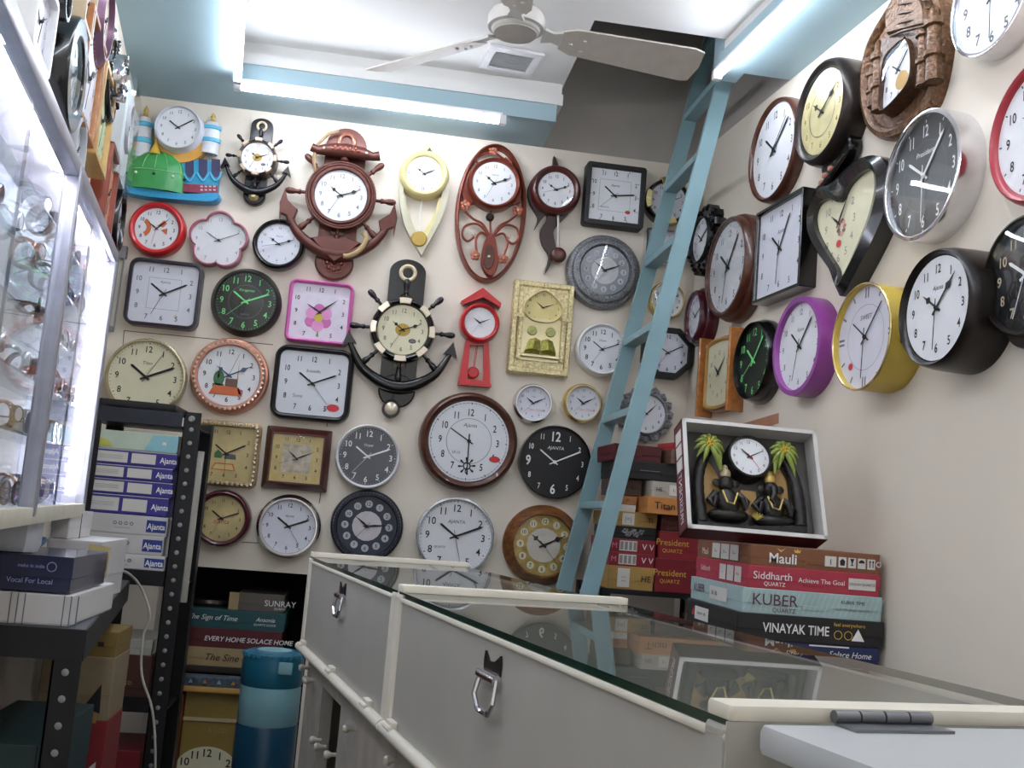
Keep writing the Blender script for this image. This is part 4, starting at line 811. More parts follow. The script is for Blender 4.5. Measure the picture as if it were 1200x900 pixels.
# clock still wrapped in clear plastic
t, k = root('L', 'shop clock in clear plastic wrap beside the mosque clock', 151, 160, .05, 'wrapped_clock')
b = MB(); b.box(-.09, .09, -.045, 0, -.13, .13, mat('pale_board', 'c4ccd0', .5), .004); b.build('backboard', t)
works(t, (0, .02), .06, .055, .012, mat('pale_grey_plastic', 'b4b6ba', .4), COOLW, GINK, 'round', ticks=5)
b = MB(); b.box(-.1, .1, -.064, -.001, -.14, .14, GLASS, .012); b.build('clear_wrap', t)
# ------------------------------------------------------------------ ladder
LB = mat('ladder_blue_paint', '84a6ae', .45, var=.05, scale=8, bump=.05)
YN, YFAR = 2.97, 3.33
def lad_x(z): return .652+(z-.9)*.196
t = thing('ladder', 'pale blue steel ladder leaning up into the ceiling opening', 'ladder', (0, 0, 0))
z0, z1 = 0.0, 2.78
for y in (YN, YFAR):
    b = MB(); w_ = .024
    b.loft([[(lad_x(z)-w_, y-.009, z), (lad_x(z)+w_, y-.009, z), (lad_x(z)+w_, y+.009, z), (lad_x(z)-w_, y+.009, z)] for z in (z0, z1)], LB, True, True); b.build('rail', t)
for z in [.25, .55, .83]+[onY(px, py, YFAR).z for px, py in ((674, 591), (701, 492), (727, 402), (752, 310), (776, 222), (797, 138), (815, 60))]:
    b = MB(); x = lad_x(z); b.box(x-.022, x+.022, YN+.009, YFAR-.009, z-.011, z+.011, LB, .002); b.build('rung', t)
# ------------------------------------------------------------------ ceiling fan and vent
FW = mat('fan_grey_white', 'c4c2be', .45); FB = mat('fan_blade_beige', 'bab4ac', .4)
fx, fy, fz = .243, 2.33, 2.215
t = thing('ceiling_fan', 'white three bladed ceiling fan with beige grey blades', 'ceiling fan', (fx, fy, fz))
HS = lambda P: [(r*.84, z*.62+.02) for r, z in P]
b = MB(); b.lathe(HS([(.03, -.045), (.06, -.043), (.066, -.036), (.068, -.03), (.078, -.026), (.08, -.01), (.08, .012), (.074, .03), (.05, .045), (.03, .05)]), FW, 'z', 40); b.lathe(HS([(.062, -.0445), (.06, -.048), (.03, -.052), (.01, -.053)]), mat('fan_cap_grey', 'c4c0ba', .5), 'z', 32); b.build('motor', t)
b = MB(); b.lathe([(.04, .06), (.025, .085), (.012, .095), (.012, .23), (.04, .255), (.055, ZC-fz)], FW, 'z', 20); b.build('downrod', t)
for an in (6, 134, 262):
    a = RAD(an); c, s = cos(a), sin(a)
    def tr(x, y, z): return (x*c-y*s, x*s+y*c, z)
    b = MB()
    outl = [(.11, -.028), (.14, -.04), (.43, -.052), (.455, -.045), (.46, 0), (.45, .045), (.43, .05), (.14, .036), (.11, .024)]
    b.loft([[tr(x, y, z-y*.36-.004) for x, y in outl] for z in (-.002, .002)], FB, True, True)
    for x, y in ((.135, 0), (.165, .016), (.165, -.016)): b.lathe([(.005, -.0085-y*.36), (.004, -.011-y*.36)], FW, 'z', 8, tr(x, y, 0)[:2]+(0,))
    o = b.build('blade', t)
    b = MB(); L_ = [[tr(x, y, z-y*.36) for y, z in ((-w2, -.003), (w2, -.003), (w2, .004), (-w2, .004))] for x, w2 in ((.066, .02), (.09, .013), (.12, .022), (.175, .024))]
    b.loft(L_, FW, True, True); b.build('blade_arm', o)
vc = onZ(599, 70, ZC)
t = thing('ceiling_vent', 'square white ceiling vent just behind the fan motor', 'vent', vc, RAD(6))
b = MB(); b.loft([[(sx*h, sy*h, z) for sx, sy in ((-1, -1), (1, -1), (1, 1), (-1, 1))] for h, z in ((.085, 0), (.085, -.008), (.062, -.01), (.06, -.004))], WHITE, False, False); b.build('frame', t)
b = MB()
b.box(-.061, .061, -.061, .061, -.004, -.001, mat('vent_grey', 'd4d6d8', .6))
for q in range(7): y = -.054+q*.018; b.loft([[(x, y-.006, -.009), (x, y+.005, -.004), (x, y+.006, -.005), (x, y-.005, -.0095)] for x in (-.061, .061)], mat('vent_slat', 'dcdee0', .5), True, True)
b.build('grille', t)
# ------------------------------------------------------------------ cartons
PAPER = mat('white_label_paper', 'cfcdc8', .6, var=.03)
def carton(name, label, x0, x1, y0, y1, z0, z1, m, prints=(), group=None, rz=0., lid=None, pv=None, cat='box', seam=.62, lm=None, flap=True):
    """carton with a lid; prints: (face, u, v, kind, ...) with u, v in metres from the face centre; F = front, L = left end, T = top"""
    cx, cy = (x0+x1)/2, (y0+y1)/2; hx, hy, H = (x1-x0)/2, (y1-y0)/2, z1-z0
    b = MB(); zs = H*(1-seam)
    b.box(-hx+.0012, hx-.0012, -hy+.0012, hy-.0012, 0, zs+.001, m, .0015)
    b.box(-hx, hx, -hy, hy, zs, H, lm or m, .002)
    if flap: b.box(-hx*.16, hx*.16, -hy-.0006, -hy+.004, zs-.006, zs+.004, lm or m, .001)
    for p in prints:
        f, u, v, kd = p[:4]
        fn = {'F': lambda a, c, q=1: (u+a, -hy-.0004*q-.0003, H/2+v+c), 'L': lambda a, c, q=1: (-hx-.0004*q-.0003, u*1-a, H/2+v+c), 'T': lambda a, c, q=1: (u+a, v+c, H+.0004*q+.0003), 'R': lambda a, c, q=1: (hx+.0004*q+.0003, u+a, H/2+v+c)}[f]
        if kd == 't':
            s, sz, mm = p[4:7]; kw = p[7] if len(p) > 7 else {}
            b.text(s, sz, mm, lambda a, c: fn(a, c, 3), **kw)
        elif kd == 'r':
            w_, h_, mm = p[4:7]; q = p[7] if len(p) > 7 else 1
            b.add([fn(-w_/2, -h_/2, q), fn(w_/2, -h_/2, q), fn(w_/2, h_/2, q), fn(-w_/2, h_/2, q)], [(0, 1, 2, 3)], mm)
        elif kd == 'p':
            pts, mm = p[4:6]; q = p[6] if len(p) > 6 else 2
            b.add([fn(a, c, q) for a, c in pts], [tuple(range(len(pts)))], mm)
        elif kd == 'o':
            r, w_, mm = p[4:7]; ringmark(b, lambda a, c, q=2: fn(a, c, 2), r, w_, mm, 16)
    o = b.build(name, smooth=False); o.location = (cx, cy, z0); o.rotation_euler = (0, 0, rz)
    return tag(o, label, cat, group)
# stack against the right wall behind the counter, standing on a low black shelf
BS = mat('black_steel', '1b1c1f', .45, .2, var=.2, scale=20); HOLE = mat('grey_bolt', '8c8c8c', .5, .2)
def slotpost(b, x, y, z0, z1, w_=.035, sx=1, sy=1, holes=True, pitch=.05):
    b.box(x, x+sx*w_, y, y+.003, z0, z1, BS); b.box(x, x+.003, y, y+sy*w_, z0, z1, BS)
    if holes:
        z = z0+.03
        while z < z1-.02:
            b.lathe([(.0062, y-.0012), (.0055, y-.0016)], HOLE, 'y', 8, (x+sx*w_*.5, 0, z)); z += pitch
def carton_px(name, label, px0, px1, yt, yb, Y, dp, m, prints=(), **k):
    xm = (px0+px1)/2; a, c = onY(px0, (yt+yb)/2, Y), onY(px1, (yt+yb)/2, Y); zt, zb = onY(xm, yt, Y).z, onY(xm, yb, Y).z
    return carton(name, label, a.x, c.x, Y, Y+dp, zb, zt, m, prints, **k)
Y1 = 2.2; XR = 1.13
zz = [.832, .8785, .9335, .986, 1.034, 1.077]
BRB = mat('brown_carton', '7d4f34', .55); REDB = mat('crimson_carton', 'a83044', .5); KUB = mat('pale_teal_carton', '9fb8b8', .5); BLKB = mat('black_carton', '18171a', .5); NAVB = mat('navy_carton', '1e2a56', .5)
GY = mat('gold_yellow_print', 'd8b04a', .5)
def tri(r): return [(r*cos(pi/2+q*2*pi/3), r*sin(pi/2+q*2*pi/3)) for q in range(3)]
SG = 'clock cartons stacked by the right wall'
carton('clock_carton', 'navy blue clock carton at the bottom of the stack by the right wall', .82, XR, Y1, Y1+.33, zz[0], zz[1], NAVB, [('F', .04, 0.004, 't', 'Every Home Solace Home', .018, WINK, dict(shear=.3)), ('F', .04, .019, 'r', .09, .003, WINK)], group=SG)
HX = mat('pale_hatch_print', 'b8cccc', .5)
carton('clock_carton', 'black clock carton lettered in white in the stack by the right wall', .806, XR+.008, Y1-.004, Y1+.35, zz[1], zz[2], BLKB, [('F', -.035, .0, 't', 'VINAYAK TIME', .028, WINK, dict(bold=.012, sx=.8)), ('F', .105, -.008, 'p', tri(.017), WINK), ('F', .06, -.006, 'o', .0095, .0015, GY), ('F', .083, -.006, 'o', .0095, .0015, GY), ('F', .085, .016, 't', 'feel everywhere', .011, GY),
    ('L', .06, .0, 'r', .1, .03, PAPER), ('L', .12, .0, 'p', tri(.014), REDINK), ('L', .06, 0, 't', 'VINAYAK  TIME', .009, INK)], group=SG)
hat = [('F', x, 0, 'p', [(-.001, -.02), (.0005, -.02), (.0165, .022), (.015, .022)], HX, 1) for x in [(-.155+.012*q) for q in range(26)]]
carton('clock_carton', 'pale blue green clock carton lettered in brown in the stack by the right wall', .816, XR+.002, Y1-.002, Y1+.36, zz[2], zz[3], KUB, hat+[('F', -.085, .004, 't', 'KUBER', .034, mat('brown_letter', '5a3040', .5)), ('F', -.065, -.017, 't', 'QUARTZ', .013, mat('brown_letter', '5a3040', .5)), ('F', .09, .01, 't', 'KUBER TIME', .01, INK), ('F', .09, -.006, 't', 'ELECTRONIC CLOCK', .008, GINK),
    ('L', .11, .004, 't', 'KUBER', .026, mat('brown_letter', '5a3040', .5)), ('L', .0, 0, 'r', .07, .03, PAPER), ('L', -.06, 0, 'r', .05, .03, PAPER), ('L', 0, 0, 't', '30   00', .014, INK)], group=SG)
carton('clock_carton', 'crimson clock carton with a white slogan in the stack by the right wall', .826, XR-.004, Y1, Y1+.36, zz[3], zz[4], REDB, [('F', -.095, .004, 't', 'Siddharth', .023, WINK), ('F', -.09, -.013, 't', 'QUARTZ', .012, WINK), ('F', .015, 0, 't', 'Achieve The Goal', .0145, WINK), ('F', .108, 0, 'r', .062, .024, PAPER), ('F', .108, 0, 't', 'DESIGN QUARTZ', .0075, INK), ('L', .1, .002, 't', 'Siddharth', .018, WINK)]+[('L', -.02-.05*q, 0, 'r', .042, .034, PAPER) for q in range(3)]+[('L', -.02-.05*q, 0, 't', s, .011, INK) for q, s in enumerate(('--', '1', '==='))], group=SG)
ic = []
for q, x in enumerate((.045, .072, .094, .116, .138)): ic += [('F', x-.012, -.001, 'r', .026 if q == 0 else .018, .022, PAPER)]
ic += [('F', .06, -.001, 'p', [(-.005, -.007), (.005, -.007), (.006, .003), (0, .008), (-.006, .003)], INK), ('F', .082, .002, 'p', [(-.005, .006), (.005, .006), (.002, -.001), (.001, -.006), (.004, -.009), (-.004, -.009), (-.001, -.006), (-.002, -.001)], INK), ('F', .104, .002, 'p', arc(0, -.002, .007, .007, 0, pi, 8), INK), ('F', .123, 0, 'p', [(-.001, -.008), (.001, -.008), (.001, .003), (.003, .003), (0, .008), (-.003, .003), (-.001, .003)], INK), ('F', .13, 0, 'p', [(-.001, -.008), (.001, -.008), (.001, .003), (.003, .003), (0, .008), (-.003, .003), (-.001, .003)], INK), ('F', .143, 0, 'o', .006, .0018, WINK), ('F', .033, -.002, 't', '1', .018, INK)]
carton('clock_carton', 'brown clock carton with handling symbols, topmost under the palm tree display box', .83, XR-.006, Y1, Y1+.37, zz[4], zz[5], BRB, [('F', -.075, -.003, 't', 'Mauli', .03, WINK, dict(bold=.015)), ('F', -.078, .014, 'p', [(-.012, .004), (-.002, -.004), (.01, .006), (-.001, 0)], GY), ('F', -.043, .014, 'p', [(-.006, -.003), (.006, -.003), (.008, .005), (.003, .001), (0, .006), (-.003, .001), (-.008, .005)], GY), ('L', .115, -.004, 't', 'Mauli', .022, WINK)]+[('L', .04-.062*q, 0, 'r', .055, .034, PAPER) for q in range(3)]+[('L', .04-.062*q, 0, 't', '=--', .016, INK) for q in range(3)]+ic, group=SG)
# low steel shelf that carries both stacks
t = thing('storage_shelf', 'low black slotted steel shelf behind the counter under the clock cartons', 'shelf', (0, 0, 0))
b = MB(); b.box(.76, 1.105, 2.19, 2.66, .812, .832, BS, .002); b.build('shelf_board', t)
for x, y, sx, sy in ((.765, 2.195, 1, 1), (1.1, 2.195, -1, 1), (.765, 2.655, 1, -1), (1.1, 2.655, -1, -1)): b = MB(); slotpost(b, x, y, 0, .812, .035, sx, sy); b.build('post', t)
# palm tree clock in a window box
lean = .36; YBX = 2.225; dpt = .062
P0, P1, P3 = onY(805, 630, YBX), onY(970, 638, YBX), onY(789, 490, YBX+.092)
hw = (P1.x-P0.x)/2; zoff = dpt*sin(lean); hh = (P3.z-zz[5]-zoff)/cos(lean)
t = thing('display_box', 'open fronted white and maroon box holding a clock with two palm trees', 'box', ((P0.x+P1.x)/2, YBX, zz[5]+.0015), 0)
ez_ = V((0, sin(lean), cos(lean))); ey_ = V((0, cos(lean), -sin(lean))); LO = V((0, 0, zoff))
MAR = mat('maroon_carton', '5a1a22', .5); BXW = mat('white_card', 'd0cecc', .5, var=.03)
def D(x, y, z): return tuple(V((x, 0, 0))+ey_*y+ez_*z+LO)
def dbox(b, x0, x1, y0, y1, z0, z1, m): b.add([D(x, y, z) for z in (z0, z1) for y in (y0, y1) for x in (x0, x1)], [(0, 2, 3, 1), (4, 5, 7, 6), (0, 1, 5, 4), (2, 6, 7, 3), (0, 4, 6, 2), (1, 3, 7, 5)], m)
b = MB(); e = .009
dbox(b, -hw, hw, dpt-.004, dpt, 0, hh, MAR)
for x0, x1, z0_, z1_ in ((-hw, -hw+.003, 0, hh), (hw-.003, hw, 0, hh), (-hw, hw, 0, .003), (-hw, hw, hh-.003, hh)): dbox(b, x0, x1, 0, dpt, z0_, z1_, MAR)
for q in range(3): dbox(b, -hw-.0008, -hw, .012, dpt-.012, hh*(.55+.13*q), hh*(.66+.13*q), PAPER)
b.text('PRESIDENT', .03, WINK, lambda u, v: D(-hw-.001, .03-v, .08+u), 0, 0, .8)
b.build('case', t, smooth=False)
b = MB()
for x0, x1, z0_, z1_ in ((-hw, -hw+e, 0, hh), (hw-e, hw, 0, hh), (-hw, hw, 0, e), (-hw, hw, hh-e, hh)): dbox(b, x0, x1, -.003, .0, z0_, z1_, BXW)
dbox(b, -hw+.003, hw-.003, dpt-.006, dpt-.004, .003, hh-.003, mat('grey_backing', '55534f', .6))
for x0, x1, z0_, z1_ in ((-hw+.003, -hw+.004, .003, hh-.003), (hw-.004, hw-.003, .003, hh-.003), (-hw+.003, hw-.003, .003, .004), (-hw+.003, hw-.003, hh-.004, hh-.003)): dbox(b, x0, x1, 0, dpt-.004, z0_, z1_, BXW)
b.build('window_frame', t, smooth=False)
# clock inside
q_ = thing('palm_clock', 'dark bronze clock with two palm trees and two seated figures inside the window box', 'clock', t.location)
DKB = mat('dark_resin', '1d1a19', .4, .2, var=.3, scale=60, bump=.6); FR = mat('palm_frond_green', '7f8f3c', .45, var=.15); FRY = mat('palm_yellow', 'c9a83a', .4); TANB = mat('tan_backing', 'a8854c', .5)
def uv(px, py):                        # photo point -> coordinates on the tilted face
    o = V(t.location)+LO; p = hit(px, py, o+ey_*.02, ey_)-o; return (p.x, p.dot(ez_))
b = MB()
def dplate(b, P, y0, y1, m): b.loft([[D(x, y0, z) for x, z in P], [D(x, y1, z) for x, z in P]], m, True, True)
dplate(b, [uv(*p) for p in [(818, 606), (830, 612), (870, 616), (946, 616), (946, 624), (818, 618)]], dpt-.0078, .02, DKB)
dplate(b, [uv(*p) for p in [(818, 602), (842, 596), (870, 600), (926, 600), (942, 606), (944, 622), (820, 616)]], dpt-.0078, .038, DKB); b.build('base', q_)
for P in ([(824, 610), (820, 580), (820, 555), (826, 535), (832, 525)], [(940, 616), (939, 595), (934, 565), (927, 548), (918, 535)]):
    b = MB(); P = [uv(*p) for p in P]; P = spline(P, 5, False); b.tube([D(x, .03, z) for x, z in P], [.015-.005*i/len(P)+.0014*(i % 2) for i in range(len(P))], DKB, 10); b.build('trunk', q_)
for P in ([(832, 534), (826, 560), (832, 602), (842, 604), (850, 580), (848, 560), (840, 545)], [(872, 570), (868, 600), (892, 602), (890, 572)], [(908, 548), (906, 572), (916, 600), (930, 600), (926, 560), (918, 545)]): b = MB(); dplate(b, [uv(*p) for p in P], dpt-.0078, .042, TANB); b.build('backing', q_)
for cx0, cy0 in ((830, 520), (917, 528)):
    c = uv(cx0, cy0); b = MB()
    for i in range(11):
        a = RAD(-65+i*31); L_ = .036 if not 250 < (-65+i*31) % 360 < 300 else .055
        pts = [(c[0]+L_*s*cos(a), c[1]+L_*s*sin(a)-.016*s*s*(1.0)) for s in (0, .25, .5, .75, 1)]
        b.tube([D(x, .018-.008*sin(pi*s), z) for (x, z), s in zip(pts, (0, .25, .5, .75, 1))], [.003, .0055, .006, .0045, .001], FR, 7)
    # long hanging frond
    s_ = 1 if cx0 < 870 else -1
    pts = [(c[0]+s_*.012, c[1]-.01), (c[0]+s_*.022, c[1]-.035), (c[0]+s_*.026, c[1]-.062)]
    b.tube([D(x, .016, z) for x, z in pts], [.004, .006, .002], FR, 7); b.build('fronds', q_)
    b = MB()
    for i in range(9): a = i*2.4; r = .0035*math.sqrt(i); p = D(c[0]+r*cos(a), .008, c[1]+r*sin(a)-.002); b.ball(p, .0036, FRY, 7)
    b.build('fruit', q_)
cc = uv(878, 536); R = .047
b = MB()
for prof in ([(1.13, dpt-.0078), (1.13, .02), (1.08, .012), (1.0, .01), (.96, .018)],): b.loft([[D(cc[0]+R*r*cos(2*pi*i/40), y, cc[1]+R*r*sin(2*pi*i/40)) for i in range(40)] for r, y in prof], DKB)
b.build('rim', q_)
b = MB(); b.add([D(cc[0]+R*.97*cos(2*pi*i/40), .017, cc[1]+R*.97*sin(2*pi*i/40)) for i in range(40)], [tuple(range(40))], OFFW)
for h in range(1, 13): b.text(str(h), .011, INK, lambda u, v: D(cc[0]+R*.78*sin(h*pi/6)+u, .0165, cc[1]+R*.78*cos(h*pi/6)+v), .0, 0, .85)
b.build('dial', q_, smooth=False)
for nm, a, L_, wd, m, y in (('hour_hand', 312, .026, .0026, INK, .0155), ('minute_hand', 62, .036, .0017, INK, .0148), ('second_hand', 145, .04, .0007, REDINK, .014)):
    a = RAD(a); n_ = (cos(a)*wd, -sin(a)*wd); d_ = (sin(a), cos(a)); b = MB()
    P = [(cc[0]-d_[0]*.008+n_[0], cc[1]-d_[1]*.008+n_[1]), (cc[0]-d_[0]*.008-n_[0], cc[1]-d_[1]*.008-n_[1]), (cc[0]+d_[0]*L_-n_[0]*.3, cc[1]+d_[1]*L_-n_[1]*.3), (cc[0]+d_[0]*L_+n_[0]*.3, cc[1]+d_[1]*L_+n_[1]*.3)]
    dplate(b, P, y, y-.0006, m); b.build(nm, q_)
FS = 1.45
def figure(px, py, crown):              # small seated deity figure: body, crossed legs, arms, head with crown in one skin
    c = uv(px, py); b = MB(); y = .03
    def B(dx, dz, r, sq, m=DKB, yy=y):
        n = 12; loops = []
        for i in range(1, 7):
            th = pi*i/7; loops.append([D(c[0]+FS*(dx+r*sq[0]*sin(th)*cos(2*pi*k/n)), yy+r*sq[1]*sin(th)*sin(2*pi*k/n)*1.2, c[1]+FS*(dz+r*sq[2]*cos(th))) for k in range(n)])
        b.loft(loops, m, True, True)
    B(0, 0, .02, (1, .8, 1.15)); B(0, -.022, .016, (2.0, 1, .6)); B(-.018, -.02, .011, (1.3, 1.1, .7)); B(.018, -.02, .011, (1.3, 1.1, .7))
    B(0, .031, .0125, (1, 1, 1.1)); B(0, .047, .009, (1, 1, 1.1), crown); B(0, .056, .005, (1, 1, 1.4), crown)
    for s in (-1, 1):
        b.tube([D(c[0]+s*.025, y, c[1]+.02), D(c[0]+s*.043, y-.006, c[1]+.0), D(c[0]+s*.035, y-.015, c[1]-.017), D(c[0]+s*.029, y-.017, c[1]+.006)], [.01, .009, .007, .006], DKB, 8); B(s*.015, .032, .006, (1.2, .4, 1.1))
    b.tube([D(c[0]-.018, y-.024, c[1]+.018), D(c[0]-.009, y-.025, c[1]-.009), D(c[0]+.006, y-.025, c[1]-.012), D(c[0]+.017, y-.024, c[1]+.015)], .0024, GOLDP, 6)
    if crown is GOLDP: b.tube([D(c[0], y-.014, c[1]+.043), D(c[0]-.003, y-.024, c[1]+.023), D(c[0]-.012, y-.028, c[1]+.009), D(c[0]-.004, y-.029, c[1])], [.008, .007, .005, .003], DKB, 8)
    return b.build('figurine', q_)
figure(854, 587, mat('pale_crown', 'b0a080', .4, .3)); figure(907, 594, GOLDP)
b = MB(); c = uv(887, 606)
for i in range(7): b.tube([D(c[0], .022, c[1]-.004), D(c[0]+.014*cos(i*.5+.1), .014, c[1]+.01*sin(i*.5+.1))], [.004, .001], mat('gold_leaf_tuft', 'b0a050', .4, .2), 6)
b.build('flower', q_)
# second stack on a slotted rack beside the ladder
t = thing('storage_rack', 'black slotted steel rack of cartons between the ladder and the palm box', 'rack', (0, 0, 0))
Y2 = 3.0
b = MB(); b.box(.70, 1.075, Y2+.02, Y2+.36, .90, .915, BS, .002); b.build('shelf_board', t)
for x, y, sx, sy in ((.695, Y2+.015, 1, 1), (.695, Y2+.36, 1, -1), (1.07, Y2+.02, -1, 1), (1.07, Y2+.36, -1, -1)): b = MB(); slotpost(b, x, y, 0, .915, .03, sx, sy); b.build('post', t)
YB = mat('ochre_carton', 'a8874a', .55); ORB = mat('orange_carton', 'b97a3c', .55); REDC = mat('deep_red_carton', '7a1a26', .5); SG2 = 'cartons on the rack beside the ladder'
def zpx(y, Y, x=740): return onY(x, y, Y).z
Y3 = Y2+.02; XC = onY(768, 650, Y2+.02).x; zz3 = [.915]
def stackC(h): zz3.append(zz3[-1]+h); return zz3[-2], zz3[-1]
a, c = stackC(zpx(664, Y3)-.915); carton('clock_carton', 'ochre clock carton at the bottom of the rack beside the ladder', .715, XC, Y3, Y3+.26, a, c, YB, [('F', -.022, 0, 'r', .036, c-a-.012, PAPER), ('F', .045, 0, 't', 'HE', .025, INK), ('F', -.022, 0, 't', '::', .03, GINK)], group=SG2)
for lab, yy in (('lower red carton with a white checked label on the rack', 648), ('upper red carton with a white checked label on the rack', 632)):
    a, c = stackC(zpx(yy, Y3)-zz3[-1]); carton('clock_carton', lab, .715, XC, Y3, Y3+.26, a, c, mat('wine_red_carton', '8a2230', .5), [('F', -.014, 0, 'r', .052, c-a-.01, PAPER)]+[('F', -.033+.013*q, 0, 'r', .009, c-a-.016, mat('grey_print', '8a8480', .6), 2) for q in range(4)]+[('F', -.055, 0, 't', 'M', .022, PINKINK), ('F', .045, 0, 't', 'V V', .024, WINK)], group=SG2)
a, c = stackC(zpx(617, Y3)-zz3[-1]); carton('clock_carton', 'black carton with crumpled silver foil under the ochre box on the rack', .72, XC, Y3, Y3+.25, a, c, BLKB, [('F', -.03+.012*q, .004*(-1)**q, 'p', [(-.012, -.004), (.004, -.008), (.012, .006), (-.002, .008)], SILVER) for q in range(5)], group=SG2)
a, c = stackC(zpx(600, Y3)-zz3[-1]); carton('clock_carton', 'ochre carton with a white label above the black foil box on the rack', .717, XC, Y3, Y3+.26, a, c, YB, [('F', -.02, 0, 'r', .036, c-a-.008, PAPER), ('F', -.02, 0, 't', '|=|', .02, GINK), ('F', .045, 0, 't', 'TI', .02, BRONZE)], group=SG2)
a0, c0 = stackC(zpx(583, Y3)-zz3[-1]); carton('small_carton', 'small cream carton on the ochre box, left of the orange carton', .73, .79, Y3+.02, Y3+.2, a0, a0+.02, PAPER, (), group=SG2)
carton('clock_carton', 'bright orange carton with dark lettering projecting from the rack', .80, 1.04, Y3-.07, Y3+.2, a0, c0+.006, ORB, [('F', -.07, 0, 't', 'Titan', .03, BRONZE), ('F', .05, 0, 't', 'President', .016, mat('red_brown_ink', '7a3020', .5))], group=SG2)
carton('small_carton', 'dull orange carton on the rack between the ladder and the bright orange carton', .735, .795, Y3+.03, Y3+.24, a0+.021, c0+.004, mat('dull_orange_carton', 'a06a3c', .55), [('F', 0, 0, 't', '=', .02, BRONZE)], group=SG2)
zA = c0+.0065
carton('small_carton', 'small pale grey carton standing on the bright orange carton', .82, .915, Y3-.03, Y3+.1, zA, zA+.046, mat('pale_grey_carton', 'a8a69c', .5), [('F', -.025, 0, 't', 'HE', .016, INK), ('F', .02, 0, 'r', .03, .03, PAPER), ('F', .02, 0, 't', '1:', .014, INK)], group=SG2)
carton('small_carton', 'dark grey carton beside the small pale grey carton, under the black box', .93, 1.02, Y3-.0, Y3+.18, zA, zA+.049, mat('dark_grey_carton', '3c3a3a', .5), [('F', 0, 0, 't', 'ooo', .016, GINK)], group=SG2)
carton('small_carton', 'brown carton hidden behind the small pale grey carton', .73, .81, Y3+.04, Y3+.24, zA, zA+.049, mat('dark_brown_carton', '4a3428', .5), [('F', 0, 0, 't', '= =', .02, BRONZE)], group=SG2)
zB_ = zA+.05; carton('clock_carton', 'black carton on top of the rack under the maroon box', .73, 1.04, Y3+.02, Y3+.26, zB_, zB_+.052, BLKB, [('F', -.06, 0, 'r', .06, .002, GINK)], group=SG2)
carton('clock_carton', 'maroon carton topmost on the rack beside the ladder', .715, .86, Y3+.03, Y3+.26, zB_+.0525, zB_+.1, mat('maroon_box', '55161c', .5), [('F', -.03, 0, 't', 'HM', .02, REDINK)], group=SG2)
carton('clock_carton', 'brown and white carton topmost beside the palm tree display box', .865, 1.0, Y3+.0, Y3+.22, zB_+.0525, zB_+.094, mat('taupe_carton', '6e5246', .5), [('F', .03, 0, 'r', .07, .034, PAPER), ('F', .03, 0, 't', '|||', .024, GINK), ('F', -.04, 0, 't', 'ET', .02, PINKINK)], group=SG2, rz=.1)
carton('small_carton', 'small bright red packet on the topmost carton by the silver leafy clock', .885, .945, Y3+.03, Y3+.15, zB_+.095, zB_+.118, mat('bright_red_packet', 'c03a3e', .45), [('F', 0, 0, 't', 'HE', .014, WINK)], group=SG2, rz=.15)
# president cartons in front of the rack, behind the palm box
Y4 = 3.012
XP = onY(769, 655, Y4).x
PR = [('F', -.06, .008, 't', 'President', .026, GY), ('F', -.06, -.016, 't', 'QUARTZ', .015, GY)]
za, zb_, zc_, zd_ = .9155, zpx(655, Y4, 785), zpx(623, Y4, 785), a0-.001
carton('clock_carton', 'lower deep red carton with gold lettering behind the palm tree box', XP, 1.06, Y4, Y4+.27, za, zb_, REDC, PR, group='deep red cartons behind the palm box')
carton('clock_carton', 'middle deep red carton with gold lettering behind the palm tree box', XP+.005, 1.06, Y4, Y4+.27, zb_+.0005, zc_, mat('scarlet_carton', '8c1e2a', .5), PR, group='deep red cartons behind the palm box')
carton('clock_carton', 'top dark red carton of the three behind the palm tree box', XP+.008, 1.05, Y4, Y4+.27, zc_+.0005, zd_, mat('darkest_red_carton', '5c161e', .5), [('F', -.055, .004, 't', 'President', .02, mat('dull_gold_ink', '6a5a30', .5)), ('F', -.055, -.012, 't', 'QUARTZ', .012, mat('dull_gold_ink', '6a5a30', .5))], group='deep red cartons behind the palm box')
